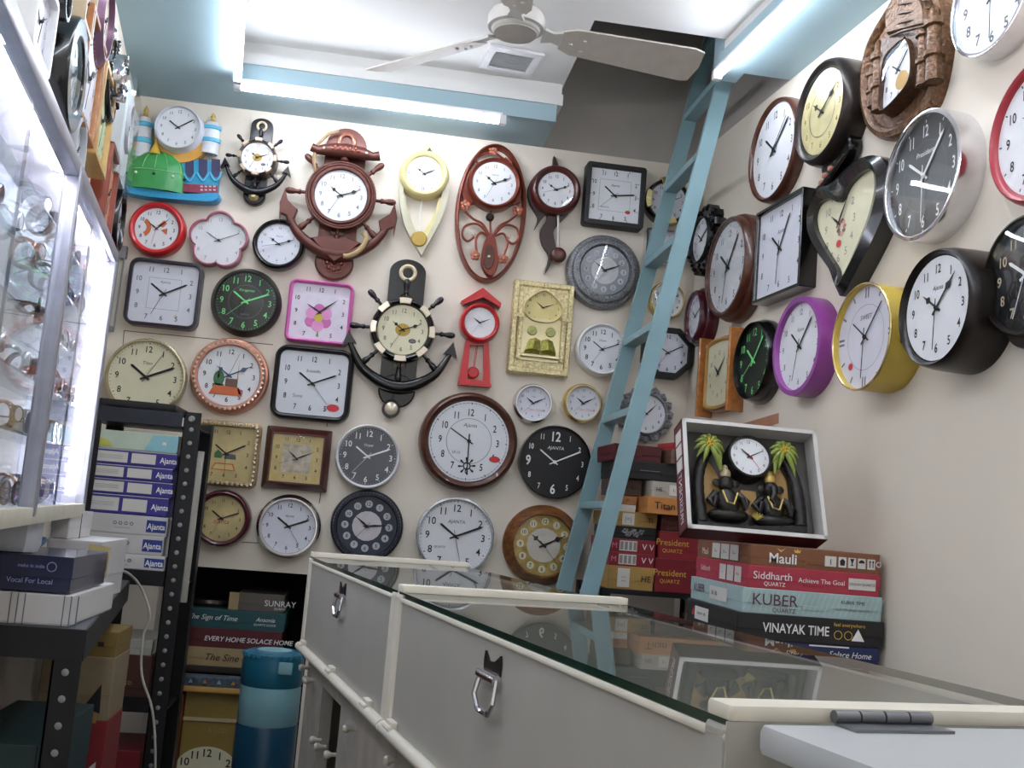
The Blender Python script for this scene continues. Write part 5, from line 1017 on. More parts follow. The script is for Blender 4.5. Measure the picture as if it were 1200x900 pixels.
# ------------------------------------------------------------------ glass topped display counters
CW = mat('counter_grey_white', 'a09d96', .45, var=.05, scale=7); CE = mat('counter_cream_edge', 'd0cabc', .5, var=.06, scale=12); CG = mat('counter_grime', 'a49f96', .6, var=.14, scale=18)
GE = mat('green_glass_edge', '0c2a20', .15, coat=.5); CHR2 = mat('bright_chrome', 'c8c8cc', .1, 1.); TRAY = mat('tray_lining', 'c8c4bc', .7)
PANE = clear('counter_glass', (.93, .97, .95), 3.6, .01)
CP = V((-.108, 2.525, 0)); CA = RAD(11.6); ZG = .965; CWD = .378
def counter(label, y0, y1, zb=.768, gap=True):
    """local x across (0 = front towards the aisle), local y along, y0 far end > y1 near end"""
    t = thing('display_counter', label, 'counter', CP+V((-sin(CA)*(y0+y1)/2, cos(CA)*(y0+y1)/2, 0)), CA, 'display counters'); h = (y0-y1)/2
    b = MB(); th = .016
    b.box(0, th, -h+.03, h-.03, zb, ZG-.012, CW); b.box(CWD-th, CWD, -h, h, zb, ZG-.012, CW); b.box(th, CWD-th, -h, h, zb, zb+.014, TRAY); b.box(th, CWD-th, h-th, h, zb, ZG-.012, CW); b.box(th, CWD-th, -h, -h+th, zb, ZG-.012, CW)
    b.box(-.004, th, h-.03, h, zb, ZG-.004, CE, .003); b.box(-.004, th, -h, -h+.03, zb, ZG-.004, CE if y1 > -1 else CW, .003); b.build('case', t, smooth=False)
    b = MB(); b.box(-.004, .014, -h, h, ZG-.0138, ZG-.0085, CE, .002); b.build('edge_trim', t)
    b = MB(); x0, x1, a, c, z0, z1 = .0, CWD, -h+.004, h-.004, ZG-.008, ZG
    b.add([(x0, a, z1), (x1, a, z1), (x1, c, z1), (x0, c, z1)], [(0, 1, 2, 3)], PANE)
    b.add([(x0, a, z0), (x0, c, z0), (x0, c, z1), (x0, a, z1), (x1, a, z0), (x1, c, z0), (x1, c, z1), (x1, a, z1)], [(0, 1, 2, 3), (4, 5, 6, 7)], GE); b.build('glass_top', t, smooth=False)
    b = MB(); b.box(-.002, CWD, h-.03, h, ZG+.0005, ZG+.011, CE, .002); b.build('end_bar', t)
    b = MB(); b.tube([(-.006, -h+.002, zb-.006), (-.006, h-.002, zb-.006)], .0095, CE, 12); b.build('bottom_rail', t)
    for y in (h-.05, 0.02, -h+.12):
        b = MB(); b.tube([(-.011, y-.02, zb+.003), (-.011, y+.02, zb+.003)], .004, CE, 8); b.box(-.01, .001, y-.018, y+.018, zb-.002, zb+.012, CE, .002); b.build('hinge', t)
    # base cabinet set back under the case, open bay at the far end
    b = MB(); zt_ = zb-.022
    o_ = V((CP.x, CP.y, 0))+V((cos(CA), sin(CA), 0))*.02; n_ = V((cos(CA), sin(CA), 0))
    LY = lambda px, py: (lambda q: -q.x*sin(CA)+q.y*cos(CA))(hit(px, py, o_, n_)-V(t.location))
    ya, yb_, zq = (LY(374, 845), LY(398, 845), hit(385, 812, o_, n_).z) if y0 > -.1 else (h-.05, h-.4, .3)
    b.box(.02, .045, ya, h, 0, zt_, CG); b.box(.02, .045, -h, yb_, 0, zq, CG); b.box(.02, .045, -h, ya, zq, zt_, CG)
    b.box(CWD-.03, CWD-.01, -h, h, 0, zt_, CG); b.box(.045, CWD-.03, h-.02, h, 0, zt_, CG); b.box(.045, CWD-.03, -h, -h+.02, 0, zt_, CG); b.box(.02, CWD-.01, -h, h, zt_, zb-.002, CG); b.box(.045, CWD-.03, -h+.02, h-.02, .36, .38, CG); b.build('base_cabinet', t, smooth=False)
    for y, z in ((h-.02, zt_-.03), (h-.085, zt_-.045), (h-.105, zt_-.045), (-h+.3, zt_-.05), (h-.25, zt_-.14), (h-.31, zt_-.14), (h-.42, zt_-.13)):
        b = MB(); b.lathe([(.004, .02), (.004, .01), (.0075, .005), (.008, 0), (.005, -.004)], mat('old_white_knob', 'b8b2a6', .4), 'x', 12, (0, y, z)); b.build('knob', t)
    # latch
    lp_ = hit(*((401, 706) if y0 > -.1 else (577, 806)), V((CP.x, CP.y, 0)), V((cos(CA), sin(CA), 0)))-V(t.location)
    y = -lp_.x*sin(CA)+lp_.y*cos(CA); z = lp_.z; b = MB(); WY = 2.2
    b.add([(x, y+a*.012*WY, z+.012+c*.022) for x in (-.0005, -.003) for a, c in ((-1, -.2), (1, -.2), (1.1, .7), (1.0, 1.15), (.45, .72), (-.3, .78), (-1.0, 1.2), (-1.1, .7))], [tuple(range(8)), tuple(range(15, 7, -1))]+[(i, (i+1) % 8, (i+1) % 8+8, i+8) for i in range(8)], mat('dark_steel', '3a3436', .3, .8))
    lt = b.build('latch', t)
    b = MB(); b.tube([(-.006, y-.028, z+.012), (-.01, y-.033, z-.012), (-.01, y-.018, z-.026), (-.01, y+.018, z-.026), (-.01, y+.033, z-.012), (-.006, y+.028, z+.012)], .0034, CHR2, 8); b.tube([(-.006, y-.03, z+.012), (-.006, y+.03, z+.012)], .006, CHR2, 10); b.build('latch_loop', lt)
    return t, h
counter('far display counter with glass top and chrome latch, ending at the water cooler', 0, -.872)
t2, h2 = counter('near display counter with large glass top and chrome latch in the foreground', -.874, -1.845)
b = MB(); b.box(-.002, .7, -h2-.002, -h2+.03, ZG+.0005, ZG+.0105, CE, .002); b.box(-.004, .03, -h2-.0025, -h2, .768, ZG, CW); b.build('front_bar', t2)
# hinged flap towards the camera
yb = -1.85
t = thing('counter_flap', 'pale grey hinged counter flap in the bottom right foreground', 'counter flap', CP+V((-sin(CA)*yb, cos(CA)*yb, 0)), CA)
b = MB(); b.box(.014, .72, -.62, -.006, ZG-.018, ZG+.0005, mat('flap_laminate', 'a9acae', .4, var=.03, scale=6), .004); b.build('flap_board', t)
b = MB()
for x0 in (.076, .097, .118, .139):
    b.tube([(x0, -.005, ZG+.0065), (x0+.0195, -.005, ZG+.0065)], .0045, mat('grey_zinc', '74777c', .35, .7), 10)
b.box(.076, .159, -.03, -.006, ZG+.0007, ZG+.0027, mat('grey_zinc', '74777c', .35, .7)); b.build('hinge', t)
b = MB(); b.box(.03, .7, -.61, -.59, 0, ZG-.019, CG); b.build('support_panel', t, smooth=False)
# ------------------------------------------------------------------ water cooler jug
t = thing('water_jug', 'insulated teal and pale blue water jug beside the far counter end', 'water cooler', (-.19, 2.88, .298))
TL = mat('teal_plastic', '17607a', .35, var=.03); PB = mat('pale_blue_plastic', '76a2ac', .4, var=.03); TD = mat('deep_teal_plastic', '0c3e58', .35, var=.03)
b = MB(); b.lathe([(.083, .0), (.087, .01), (.087, .222), (.084, .226)], TD, 'z', 40); b.build('base', t)
b = MB(); b.lathe([(.083, .224), (.0865, .23), (.0865, .32), (.084, .326)], PB, 'z', 40, c0=False, c1=False); b.build('body', t)
b = MB(); prof = [(.084, .324), (.088, .33), (.088, .375), (.086, .4), (.084, .408), (.07, .414), (.066, .41), (.03, .41)]; b.lathe(prof, TL, 'z', 40)
for q in range(28): a = 2*pi*q/28; b.ball((.084*cos(a), .084*sin(a), .404), .007, TL, 6)
b.build('lid', t)
b = MB(); b.lathe([(.05, .411), (.05, .416), (.02, .418)], PB, 'z', 24); b.box(.02, .06, -.092, -.082, .365, .395, PB, .003); b.build('lid_disc', t)
b = MB(); b.lathe([(.022, -.1), (.026, -.088), (.028, -.08)], mat('chrome_tap', 'b8bcc4', .2, .8), 'y', 16, (.052, 0, .09)); b.tube([(.052, -.098, .09), (.052, -.12, .088), (.052, -.122, .068)], .007, mat('chrome_tap', 'b8bcc4', .2, .8), 8); b.ball((.052, -.112, .102), .008, WHITE, 8); b.build('tap', t)
t.scale = (.9, .9, .97)
t = thing('stool', 'dark wooden stool carrying the water jug', 'stool', (-.19, 2.88, 0)); b = MB(); b.box(-.09, .09, -.09, .09, .272, .297, DKW, .004); b.build('seat', t)
for x in (-1, 1):
    for y in (-1, 1): b = MB(); b.box(x*.075-.012, x*.075+.012, y*.075-.012, y*.075+.012, 0, .272, DKW, .002); b.build('leg', t)
# ------------------------------------------------------------------ cartons in the niche of the back wall
SG3 = 'clock cartons in the wall niche'
t = thing('niche_shelf', 'dark wooden shelf inside the wall niche under the clocks', 'shelf', (0, 0, 0)); b = MB(); Q0 = onY(270, 782, DB+.02).z; b.box(-.597, -.133, DB+.02, DB+.415, Q0-.02, Q0-.0008, mat('niche_board', '2a2420', .6), .002); b.box(-.598, -.56, DB+.12, DB+.4, 0, Q0-.02, BS); b.box(-.17, -.132, DB+.12, DB+.4, 0, Q0-.02, BS); b.build('board', t)
Yn = DB+.02
def npx(y, x=270): return onY(x, y, Yn).z
z_ = [npx(782), npx(760), npx(737), npx(715), npx(699)]
b_ = Q0; TEALB = mat('dark_teal_carton', '1f4c50', .55); DRED = mat('dark_maroon_carton', '541c22', .55); SAND = mat('sand_carton', 'a08c66', .55)
hts = [z_[1]-b_, z_[2]-z_[1], z_[3]-z_[2], z_[4]-z_[3]]
xs0, xs1 = -.56, onY(331, 740, Yn).x
q0 = b_
for nm, h_, m, pr, xa, xb in (('sand coloured carton with dark script, lowest in the wall niche', hts[0], SAND, [('F', .03, 0, 't', 'The Sine Of Time', .03, INK, dict(shear=.3))], -.5, xs1-.01), ('dark maroon carton with white slogan in the wall niche', hts[1], DRED, [('F', .06, -.002, 't', 'EVERY HOME SOLACE HOME', .021, WINK, dict(bold=.01, shear=.2))], -.53, xs1),
        ('dark teal carton with white script in the wall niche', hts[2], TEALB, [('F', -.06, .004, 't', 'The Sign of Time', .022, WINK, dict(shear=.3)), ('F', .1, .006, 't', 'Ansonia', .018, WINK, dict(shear=.3)), ('F', .1, -.01, 't', 'QUARTZ CLOCK', .009, WINK)], -.53, xs1+.006)):
    carton('clock_carton', nm, xa, xb, Yn, Yn+.3, q0, q0+h_-.0006, m, pr, group=SG3); q0 += h_
carton('clock_carton', 'grey lettered carton topmost in the wall niche', -.36, xs1-.005, Yn+.02, Yn+.28, q0, q0+.055, mat('taupe_grey_carton', '5c564e', .55), [('F', .06, 0, 't', 'SUNRAY', .026, WINK), ('F', .06, -.016, 't', 'QUARTZ', .009, WINK), ('F', -.085, 0, 'r', .03, .054, SAND)], group=SG3)
b = MB(); b.lathe([(.085, 0), (.09, .01), (.085, .02), (.075, .016)], BRONZE, 'z', 28); o = b.build('flat_clock'); o.location = (-.462, Yn+.14, q0+.001); tag(o, 'dark round clock lying flat on the teal carton in the niche', 'clock')
# lower things seen between the rack and the jug
t = thing('crate', 'low black steel stand under the gold framed clock box', 'stand', (-.37, 3.28, 0)); b = MB(); b.box(-.2, .14, -.08, .1, .233, .249, BS, .002); b.build('top', t)
for x in (-.19, .13):
    for y in (-.07, .09): b = MB(); b.box(x-.008, x+.008, y-.008, y+.008, 0, .233, BS); b.build('leg', t)
P = onY(212, 830, 3.13)
def low(y): return onY(250, y, 3.21).z
t = thing('boxed_clock', 'gold clock standing in an open red brown carton left of the water jug', 'clock', (-.4, 3.21, .25))
b = MB(); x0, x1 = onY(211, 850, 3.21).x+.4, .11; zt_ = low(812)-.25
b.box(x0-.05, x0, 0, .09, 0, zt_-.01, mat('rust_carton', '6e3020', .55), .002); b.box(x0, x1, .07, .09, 0, zt_, mat('rust_carton', '6e3020', .55)); b.box(x0, x1, 0, .09, 0, .004, mat('rust_carton', '6e3020', .55)); b.box(x0-.05, x1, 0, .09, zt_, zt_+.014, mat('honey_wood', 'b08a48', .35), .002); b.build('carton', t)
b = MB(); b.box(x0+.002, x1-.002, .03, .07, .004, zt_-.002, mat('olive_gold_panel', '8a7438', .45), .002); zc_ = low(895)-.25
b.box(x0+.002, x1, .026, .03, low(848)-.25, low(844)-.25, mat('pale_strip', 'b8a880', .5)); b.add([((x0+x1)/2+.09*cos(2*pi*i/32), .0295, max(.006, zc_-.03+.07*sin(2*pi*i/32))) for i in range(32)], [tuple(range(32))], CREAMD)
for h in (10, 11, 12, 1, 2): b.text(str(h), .03, INK, lambda u, v: ((x0+x1)/2+.07*sin(h*pi/6)+u, .0288, zc_-.03+.052*cos(h*pi/6)+v), .015)
b.text('S  LCD', .018, SAND, lambda u, v: ((x0+x1)/2+.02+u, .0288, low(858)-.25+v)); b.build('clock_panel', t, smooth=False)
carton('tray', 'patterned blue grey tray on top of the gold clock carton', -.5, -.28, 3.22, 3.28, .25+zt_+.0145, .25+zt_+.04, mat('patterned_blue_tray', '3c4a58', .5, var=.6, scale=60), [('F', -.05+.04*q, 0, 'p', tri(.008), mat(('pale_blue_flake', 'orange_flake')[q % 2], ('7a98a8', 'b07840')[q % 2], .5)) for q in range(5)], cat='tray')
# ------------------------------------------------------------------ slotted steel rack with the clock cartons
t = thing('slotted_rack', 'tall black slotted angle rack of blue and white cartons by the left wall', 'rack', (0, 0, 0))
Yr = 2.9; XL0, XR0 = -.74, -.452
b = MB(); slotpost(b, XR0-.04, Yr, 0, 1.3, .044, 1, 1, pitch=.036); b.build('post', t)
b = MB(); slotpost(b, XL0, Yr, 0, 1.3, .04, 1, 1, holes=False); b.build('post', t)
b = MB(); slotpost(b, XR0, Yr+.26, 0, 1.285, .04, -1, -1, holes=False); b.build('post', t)
b = MB(); slotpost(b, XL0, Yr+.26, 0, 1.3, .04, 1, -1, holes=False); b.build('post', t)
for z, lipm in ((1.258, mat('dark_blue_grey_steel', '30343e', .4, .3)), (.84, BS), (.52, BS), (.22, BS)):
    b = MB(); b.box(XL0+.003, XR0-.003, Yr+.003, Yr+.257, z, z+.003, lipm); b.box(XL0, XR0-.044, Yr-.001, Yr+.002, z, z+.038, lipm); b.build('shelf', t)
b = MB(); b.box(XL0-.01, XR0-.07, Yr+.02, Yr+.25, 1.3, 1.318, BLKB, .003); b.build('top_board', t)
b = MB(); b.lathe([(.009, Yr-.002), (.007, Yr-.007)], mat('grey_bolt', '8c8c8c', .5, .2), 'y', 10, (XR0-.02, 0, 1.282)); b.build('bolt', t)
Ya = Yr+.006; SG4 = 'cartons on the slotted rack'
BLP = mat('violet_blue_carton', '3a3488', .45); WHB = mat('white_carton', 'c4c2c2', .5, var=.03); LOGO = mat('logo_blue', '283a86', .5); PLY = mat('pale_mint_carton', 'b9c8b8', .5); YEL = mat('pale_yellow_patch', 'c4c45a', .5); AQ = mat('pale_aqua_patch', '8cc0cc', .5)
def zr(y, x=160): return onY(x, y, Yr).z
ys = [670, 650, 627, 604, 581, 563, 546, 528, 506]
xl, xr_ = -.728, -.503; zb = .8785
zs_ = [zb]+[zr(v) for v in ys[1:]]
lab = ['lowest white carton with blue logo on the slotted rack', 'second white carton from the rack shelf, with blue logo', 'third white carton from the rack shelf, under the violet ones', 'lowest violet blue carton with two white panels on the rack', 'second violet blue carton from the bottom on the rack', 'third violet blue carton from the bottom on the rack', 'topmost violet blue carton on the rack', 'pale mint and yellow carton at the top of the rack stack']
b = MB(); b.box(xl, xr_, Ya, Ya+.24, .8435, .878, BLKB, .002); tag(b.build('clock_carton', smooth=False), 'plain black carton under the white cartons on the rack', 'box', SG4)
for i in range(8):
    h_ = zs_[i+1]-zs_[i]; W_ = xr_-xl; o_ = (.006, -.004, .0, -.004, .003, -.002, .004, 0)[i]
    if i < 3: pr = [('F', .085, 0, 'r', .05, h_*.62, LOGO), ('F', .085, 0, 't', 'Ajanta', .022, WINK, dict(bold=.015, sx=.8))]+[('F', -.02+.014*q, .003, 'o', .0045, .0015, INK) for q in range(4)]+[('F', .0, -.009, 'r', .04, .001, GINK)]; m = WHB
    elif i < 7: pr = [('F', -.055, 0, 'r', .085, h_*.68, PAPER), ('F', .028, 0, 'r', .062, h_*.64, PAPER), ('F', .092, 0, 't', 'Ajanta', .021, WINK, dict(bold=.015, sx=.8))]+[('F', -.055, -.004+.004*q, 'r', .06, .0007, GINK, 2) for q in range(3)]+[('F', 0, h_/2-.0015, 'r', W_, .0016, PAPER), ('F', -.108, 0, 't', 'u', .016, WINK)]; m = BLP
    else: pr = [('F', -.085, -.006, 'p', [(-.025, -.012), (.035, -.012), (.02, .006), (-.02, .012)], YEL), ('F', .07, 0, 'p', [(-.04, -.022), (.045, -.022), (.045, .022), (-.02, .02)], AQ), ('F', .08, 0, 'p', [(-.006, -.004), (.006, -.004), (.004, .004), (-.004, .004)], WINK, 3)]; m = PLY
    carton('clock_carton', lab[i], xl+o_, xr_+o_, Ya, Ya+.24, zs_[i], zs_[i+1]-.0005, m, pr, group=SG4, seam=.97, flap=False)
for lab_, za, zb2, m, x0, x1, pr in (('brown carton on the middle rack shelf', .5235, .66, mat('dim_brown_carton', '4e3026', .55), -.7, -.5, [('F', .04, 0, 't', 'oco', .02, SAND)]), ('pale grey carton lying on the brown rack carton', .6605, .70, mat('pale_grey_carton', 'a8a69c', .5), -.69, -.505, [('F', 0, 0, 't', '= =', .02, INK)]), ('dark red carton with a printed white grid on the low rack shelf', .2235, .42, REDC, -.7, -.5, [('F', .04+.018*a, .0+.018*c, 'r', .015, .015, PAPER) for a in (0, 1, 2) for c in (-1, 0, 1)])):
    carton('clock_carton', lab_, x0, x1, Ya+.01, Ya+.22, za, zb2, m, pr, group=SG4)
b = MB(); b.box(-.452, -.436, Yr+.03, Yr+.05, .8, 1.2, mat('pale_wood_strip', 'a8a49c', .5), .002); tag(b.build('wooden_strip'), 'pale upright strip fixed to the rack side', 'strip')
# ------------------------------------------------------------------ steel desk on the left with cartons
Zd = .855
t = thing('steel_desk', 'black slotted steel desk in the lower left foreground', 'desk', (0, 0, 0))
N_ = onZ(100, 738, Zd); F_ = onZ(151, 680, Zd); F_ = N_+(F_-N_)*min(1, (2.86-N_.y)/(F_.y-N_.y))
DT = mat('grey_desk_top', '4c5058', .35, .2, var=.15, scale=9)
def lw(y): return lx(y)+.01
b = MB(); P = [(N_.x, N_.y), (F_.x, F_.y), (lw(F_.y), F_.y), (lw(N_.y), N_.y)]
b.loft([[(x, y, z) for x, y in P] for z in (Zd-.012, Zd)], DT, True, True)
b.loft([[(N_.x, N_.y-.002, z), (N_.x, N_.y, z), (lw(N_.y), N_.y, z), (lw(N_.y), N_.y-.002, z)] for z in (Zd-.05, Zd-.001)], BS, True, True); e_ = (F_-N_).normalized()
b.loft([[(N_.x, N_.y, z), (F_.x, F_.y, z), (F_.x+.003, F_.y, z), (N_.x+.003, N_.y, z)] for z in (Zd-.05, Zd-.001)], BS, True, True); b.build('desk_top', t, smooth=False)
for x, y, sx in ((N_.x-.045, N_.y+.001, 1), (F_.x-.042, F_.y-.05, 1)):
    b = MB(); slotpost(b, x, y, 0, Zd-.013, .045, sx, 1, pitch=.042); b.build('post', t)
b = MB(); b.box(lw(2.0)+.02, N_.x-.05, N_.y+.02, N_.y+.5, .5, .512, BS); b.build('shelf', t)
b = MB(); b.box(lw(2.0)+.02, N_.x-.05, N_.y+.02, N_.y+.5, .26, .272, BS); b.build('shelf', t)
SG5 = 'cartons on and under the steel desk'; YD = N_.y+.012
def dz(y): return onY(45, y, YD).z
xe = onY(83, 715, YD).x
carton('clock_carton', 'open white carton with printed bars at the front of the desk', xe-.17, xe, YD, YD+.3, Zd+.001, dz(696), WHB, [('F', -.01+.011*q+(.05 if q > 2 else 0), 0, 'r', .002, .05, GINK) for q in range(6)]+[('F', -.07, .01, 'o', .014, .002, GINK), ('F', -.07, -.02, 't', 'Local', .014, GINK)], group=SG5, flap=False, seam=.97)
zt2 = dz(695); xe2 = onY(83, 670, YD).x
carton('clock_carton', 'navy blue glossy carton with pale lettering on the white desk carton', xe2-.19, xe2-.0, YD+.01, YD+.25, zt2+.0012, dz(657)+.008, mat('navy_gloss_carton', '1c2444', .25, coat=.3), [('F', .062, .012, 'o', .008, .0012, mat('pale_blue_ink', '8a98c8', .5)), ('F', .03, .012, 't', 'make in india', .008, mat('pale_blue_ink', '8a98c8', .5)), ('F', .03, -.012, 't', 'Vocal For Local', .0115, mat('pale_blue_ink', '8a98c8', .5))], group=SG5, flap=False)
zt3 = dz(657)+.0085
xb0 = onY(30, 640, 2.15).x
carton('clock_carton', 'white carton with a yellowed torn corner behind the navy desk carton', -.62, onY(119, 660, 2.28).x, 2.26, 2.5, Zd+.001, Zd+.12, WHB, [('F', .05, .02, 'p', [(-.03, -.05), (.02, -.03), (.022, .03), (-.02, .035)], mat('aged_yellow_paper', 'b8a878', .6))], group=SG5, flap=False)
carton('clock_carton', 'open topped white carton on the torn white carton below the showcase', -.62, onY(80, 640, 2.28).x, 2.27, 2.45, Zd+.1212, Zd+.175, WHB, [('F', .04, 0, 'r', .0015, .05, INK)], group=SG5, flap=False)
b = MB()
for i in range(5): b.tube(spline([(-.05+.02*i, .0, .004), (-.03+.02*i, .012*(-1)**i, .02), (.0+.012*i, -.01, .012), (.03, .01*(-1)**i, .006)], 4, False), .006, mat('blue_cloth', '3a5a7a', .7, var=.3, scale=50), 6)
o = b.build('cloth'); o.location = (xe2-.13, YD+.1, zt3); tag(o, 'crumpled blue cloth lying on the navy desk carton', 'cloth')
b = MB(); b.box(-.04, .04, -.03, .03, 0, .06, mat('clear_white_bag', 'b8bcc4', .3), .012); o = b.build('plastic_bag'); o.location = (onY(-5, 685, YD).x, YD-.0+.06, zt3+.001); tag(o, 'small white plastic bag at the left photo edge on the desk cartons', 'bag')
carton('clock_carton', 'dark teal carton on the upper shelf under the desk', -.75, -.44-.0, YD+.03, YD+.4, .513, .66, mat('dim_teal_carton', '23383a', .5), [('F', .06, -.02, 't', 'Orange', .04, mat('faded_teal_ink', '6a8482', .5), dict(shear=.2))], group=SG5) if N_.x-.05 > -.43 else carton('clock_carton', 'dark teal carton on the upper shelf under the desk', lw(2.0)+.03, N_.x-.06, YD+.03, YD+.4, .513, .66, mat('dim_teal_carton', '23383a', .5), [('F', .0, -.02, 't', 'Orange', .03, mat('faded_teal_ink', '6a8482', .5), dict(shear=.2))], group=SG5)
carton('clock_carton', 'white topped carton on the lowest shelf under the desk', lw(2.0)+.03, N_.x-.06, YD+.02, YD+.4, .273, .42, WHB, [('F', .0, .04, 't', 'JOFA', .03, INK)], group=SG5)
YU = 2.36; xq = onY(131, 800, YU).x; q0 = .32
b = MB(); t = thing('crate', 'dark wooden crate under the cartons behind the desk post', 'crate', (xq-.075, YU+.08, 0)); b.box(-.075, .075, -.075, .075, 0, .012, DKW)
for x in (-1, 1): b.box(x*.07-.005, x*.07+.005, -.075, .075, .012, .318, DKW, .002); b.box(-.065, .065, x*.07-.004, x*.07+.004, .02, .15, DKW, .002); b.box(-.065, .065, x*.07-.004, x*.07+.004, .17, .318, DKW, .002)
b.build('crate_body', t)
for lab_, yt_, m, pr in (('red and white carton lowest behind the front desk post', 845, mat('shaded_red_carton', '7a2024', .55), [('F', .03, 0, 'p', [(-.01, -.06), (.03, -.02), (.03, .06), (.0, .03)], PAPER)]), ('pale torn carton with a dark notch behind the front desk post', 770, mat('shaded_sand_carton', '85765c', .6), [('F', .04, -.02, 'p', [(-.02, -.02), (.015, -.03), (.012, .03)], BLKB), ('F', .03, -.055, 'r', .04, .03, mat('tan_patch', '9a7444', .6))]), ('ochre carton topmost behind the front desk post', 740, mat('shaded_ochre_carton', '76602f', .6), [('F', .04, 0, 'r', .012, .01, BRONZE)])):  # the desk's shade is put into these darkened carton colours
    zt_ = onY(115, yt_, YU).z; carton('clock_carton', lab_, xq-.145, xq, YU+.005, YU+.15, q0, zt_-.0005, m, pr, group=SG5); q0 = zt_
# cables
def cable(name, label, pts, r, m): b = MB(); b.tube(spline(pts, 6, False), r, m, 7); return tag(b.build(name), label, 'cable')
c_ = [onY(*p) for p in ((108, 455, 2.5), (106, 500, 2.52), (97, 545, 2.6), (88, 590, 2.7), (86, 625, 2.76))]; z9 = c_[-1].z
cable('power_cable', 'thin black cable hanging from the showcase corner past the rack', c_, .004, BLKM)
P = [onY(128, 666, 2.62), onY(150, 672, 2.8), onY(166, 690, 2.87), onY(176, 722, 2.875), onY(168, 745, 2.875), onY(166, 790, 2.875), onY(178, 830, 2.875), onY(182, 880, 2.875), onY(180, 950, 2.875)]
cable('white_wire', 'twisted white wire trailing off the desk down the rack', P, .0035, mat('white_cable', 'b8b4a8', .5))
b = MB(); P = [WB.at(*p) for p in ((141, 300), (126, 384))]; c0 = WB.at(138, 305)
for dx in (0, .016): b.tube([(P[0].x+dx, DB-.012, P[0].z), (P[0].x+dx-.004, DB-.012, P[1].z)], .003, mat('dull_aluminium', 'a4a6aa', .4, .5), 6)
b.box(P[0].x-.006, P[0].x+.022, DB-.02, DB-.001, P[0].z-.01, P[0].z+.03, mat('grey_clip', '7c7c80', .5), .003); b.box(P[1].x-.002, P[1].x+.022, DB-.016, DB-.001, P[1].z-.012, P[1].z+.004, mat('grey_clip', '7c7c80', .5), .002)
tag(b.build('wall_bracket'), 'slim grey metal bracket on the back wall next to the showcase end', 'bracket')
# ------------------------------------------------------------------ lit wall showcase on the left
sdir = V((sin(AL), cos(AL), 0)); snrm = V((cos(AL), -sin(AL), 0))
E0 = V((-.602, 2.4, 0)); ZB, ZTP = 1.0325, 1.597
t = thing('wall_showcase', 'long aluminium framed glass showcase with white lit interior on the left wall', 'showcase', E0, pi/2-AL)
# local x = along the wall to the back (0 = far end), local y = into the wall, z absolute
AL_ = mat('aluminium', '9c9ca8', .35, .5, var=.08); LN = 1.9; DP = .115; WHI = mat('white_lining', 'd8d8e4', .5); LED = emis('led_strip', 'eef2ff', CASE_POWER)
b = MB(); b.box(-LN, 0, DP-.006, DP, ZB, ZTP, WHI); b.box(-LN, 0, 0.002, DP, ZB, ZB+.012, WHI); b.box(-LN, 0, .002, DP, ZTP-.012, ZTP, WHI); b.box(-.012, 0, .002, DP, ZB, ZTP, AL_); b.build('cabinet', t, smooth=False)
b = MB(); b.box(-LN, .002, -.012, .012, ZTP-.022, ZTP+.004, AL_, .003); b.box(-LN, .002, -.012, .012, ZB-.012, ZB+.014, mat('cream_rail', 'c8c4b4', .5), .003); b.box(-.026, .002, -.012, .012, ZB, ZTP, AL_, .003); b.build('outer_frame', t)
DGL = clear('door_glass', (1, 1, 1), 1.2)
for x in (-.66, -1.36):
    b = MB(); b.box(x-.022, x, -.014, .012, ZB, ZTP, AL_, .003); b.box(x, x+.016, -.012, .012, ZB, ZTP, mat('cream_rail', 'c8c4b4', .5), .003); b.build('mullion', t)
for x0, x1 in ((-.644, -.026), (-1.344, -.682), (-LN, -1.382)):
    b = MB(); b.box(x0, x1, -.002, .002, ZB+.014, ZTP-.022, DGL); b.build('glass_door', t, smooth=False)
    b = MB(); xm = x0+(x1-x0)*.5; b.box(xm-.002, xm+.002, .004, .008, ZB+.014, ZTP-.022, mat('door_edge', '6a7078', .3)); b.build('door_edge', t)
    b = MB(); b.box(x0+.01, x1-.01, .012, .022, ZTP-.022, ZTP-.014, LED); b.box(x1-.014, x1-.004, .014, .022, ZB+.03, ZTP-.03, LED) if x1 > -.1 else None; b.build('led_strip', t, smooth=False)
SHZ = [ZB+.125, ZB+.215, ZB+.305, ZB+.395, ZB+.475]
for z in SHZ:
    b = MB(); b.box(-LN+.01, -.014, .026, DP-.008, z, z+.004, clear('shelf_glass', (.9, .95, .94), 1.5)if 'SG' not in _mc else _mc['SG']); _mc['SG'] = b.mats[0]; b.build('glass_shelf', t, smooth=False)
MI = {}
def loc(x, y, z): return E0+sdir*x-snrm*y+V((0, 0, z))
RZ = pi/2-AL
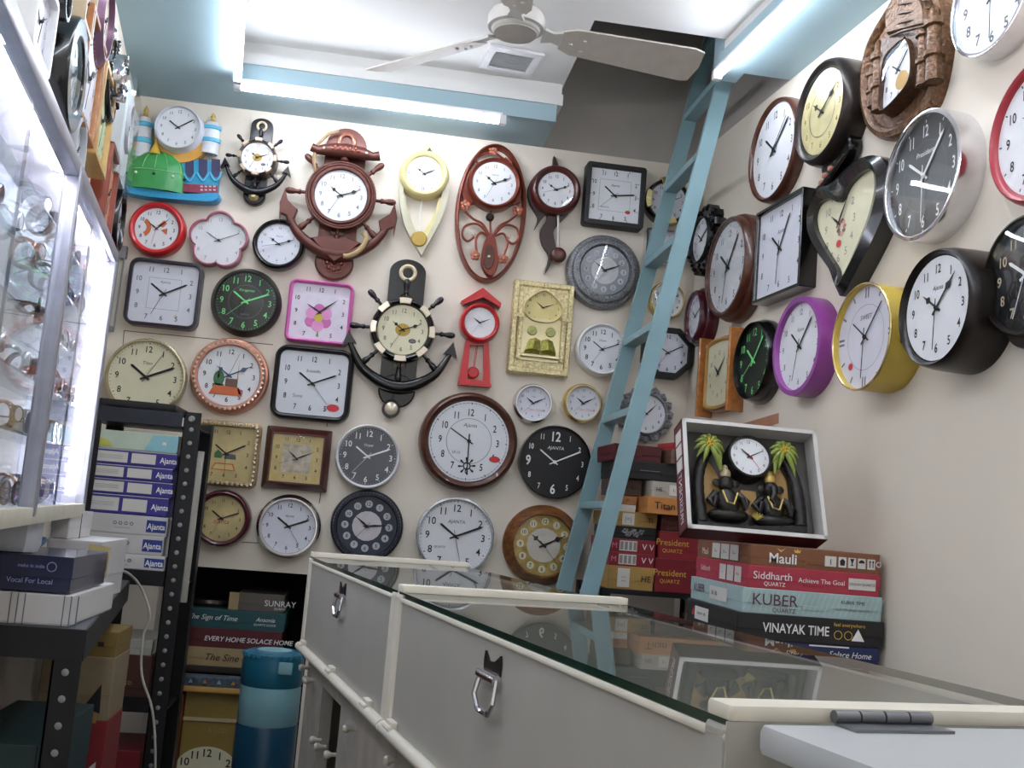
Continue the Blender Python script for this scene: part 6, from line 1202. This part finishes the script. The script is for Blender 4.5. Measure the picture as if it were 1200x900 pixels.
# wristwatches and spectacles on the shelves
def watch(label, x, z, m, dm):
    o = thing('wristwatch', label, 'watch', loc(x, .07, z), RZ+random.uniform(-.4, .4), 'watches in the lit showcase')
    b = MB(); b.tube([(.0, -.022*cos(2*pi*i/24), .026+.024*sin(2*pi*i/24)) for i in range(24)], [.0028]*24, m, 6, closed=True)
    for s in (-.005, .005): b.tube([(s, -.022*cos(2*pi*i/24), .026+.024*sin(2*pi*i/24)) for i in range(24)], .003, m, 6, closed=True)
    b.build('strap', o); b = MB(); b.lathe([(.014, -.022), (.015, -.026), (.013, -.031), (.011, -.03)], m, 'y', 18, (0, 0, .03)); b.lathe([(.0112, -.0302), (.001, -.0304)], dm, 'y', 18, (0, 0, .03)); b.build('watch_case', o); return o
def specs(label, x, z, m, lens):
    o = thing('spectacles', label, 'glasses', loc(x, .06, z), RZ+random.uniform(-.3, .3), 'spectacles in the lit showcase')
    b = MB()
    for s in (-1, 1): b.tube([(s*.033+.026*cos(2*pi*i/20), -.022, .021+.019*sin(2*pi*i/20)) for i in range(20)], .0016, m, 6, closed=True)
    b.tube([(-.009, -.022, .026), (0, -.023, .03), (.009, -.022, .026)], .0016, m, 6); b.build('frame', o)
    for s in (-1, 1): b = MB(); b.add([(s*.033+.0255*cos(2*pi*i/20), -.0218, .021+.0185*sin(2*pi*i/20)) for i in range(20)], [tuple(range(20))], lens); b.build('lens', o)
    for s in (-1, 1): b = MB(); b.tube([(s*.059, -.022, .026), (s*.06, .02, .027), (s*.057, .045, .012)], .0014, m, 6); b.build('temple', o)
    return o
STEEL = mat('watch_steel', 'b0b0b8', .2, .9); GOLDW = mat('watch_rose', 'b88a78', .25, .8); DKW_ = mat('watch_black', '201c28', .3, .3); SMK = clear('smoked_lens', (.35, .33, .42), 1.5); VLT = clear('violet_lens', (.5, .45, .7), 1.5)
names = ['bottom', 'second', 'third', 'fourth', 'fifth', 'top']
for si, z in enumerate([ZB+.012]+[s+.0042 for s in SHZ]):
    if z > ZTP-.07: continue
    for j, x in enumerate((-.09, -.19, -.29, -.39, -.49, -.59)):
        col_ = [('steel', STEEL), ('rose gold', GOLDW), ('black', DKW_)][(si*2+j) % 3]; ordn = ['nearest the far end', 'second from the far end', 'third from the far end', 'fourth from the far end', 'fifth from the far end', 'sixth from the far end'][j]
        if (si+j) % 3 == 2: specs('%s framed glasses on the %s showcase shelf, %s' % (col_[0], names[si], ordn), x, z, col_[1], (SMK, VLT)[j % 2])
        elif si == 1 and j in (1, 3): 
            o = carton('small_carton', 'small violet and white box on the %s showcase shelf, %s' % (names[si], ordn), -.03, .03, -.02, .02, 0, .05, PAPER, [('F', 0, .016, 'r', .056, .012, BLP), ('F', 0, -.018, 'r', .056, .008, BLP)], group='small boxes in the lit showcase', flap=False); o.location = loc(x, .065, z); o.rotation_euler = (0, 0, RZ)
        else: watch('%s watch on the %s showcase shelf, %s' % (col_[0], names[si], ordn), x, z, col_[1], COOLW if j % 2 else DKW_)
for j, x in enumerate((-.8, -.95, -1.1, -1.25)):
    for si in (0, 2, 4):
        z = ([ZB+.012]+[s+.0042 for s in SHZ])[si]
        watch('silver watch in the nearer showcase bay, %s shelf, %s from the mullion' % (names[si], ['first', 'second', 'third', 'fourth'][j]), x, z, STEEL, (COOLW, DKW_)[j % 2])
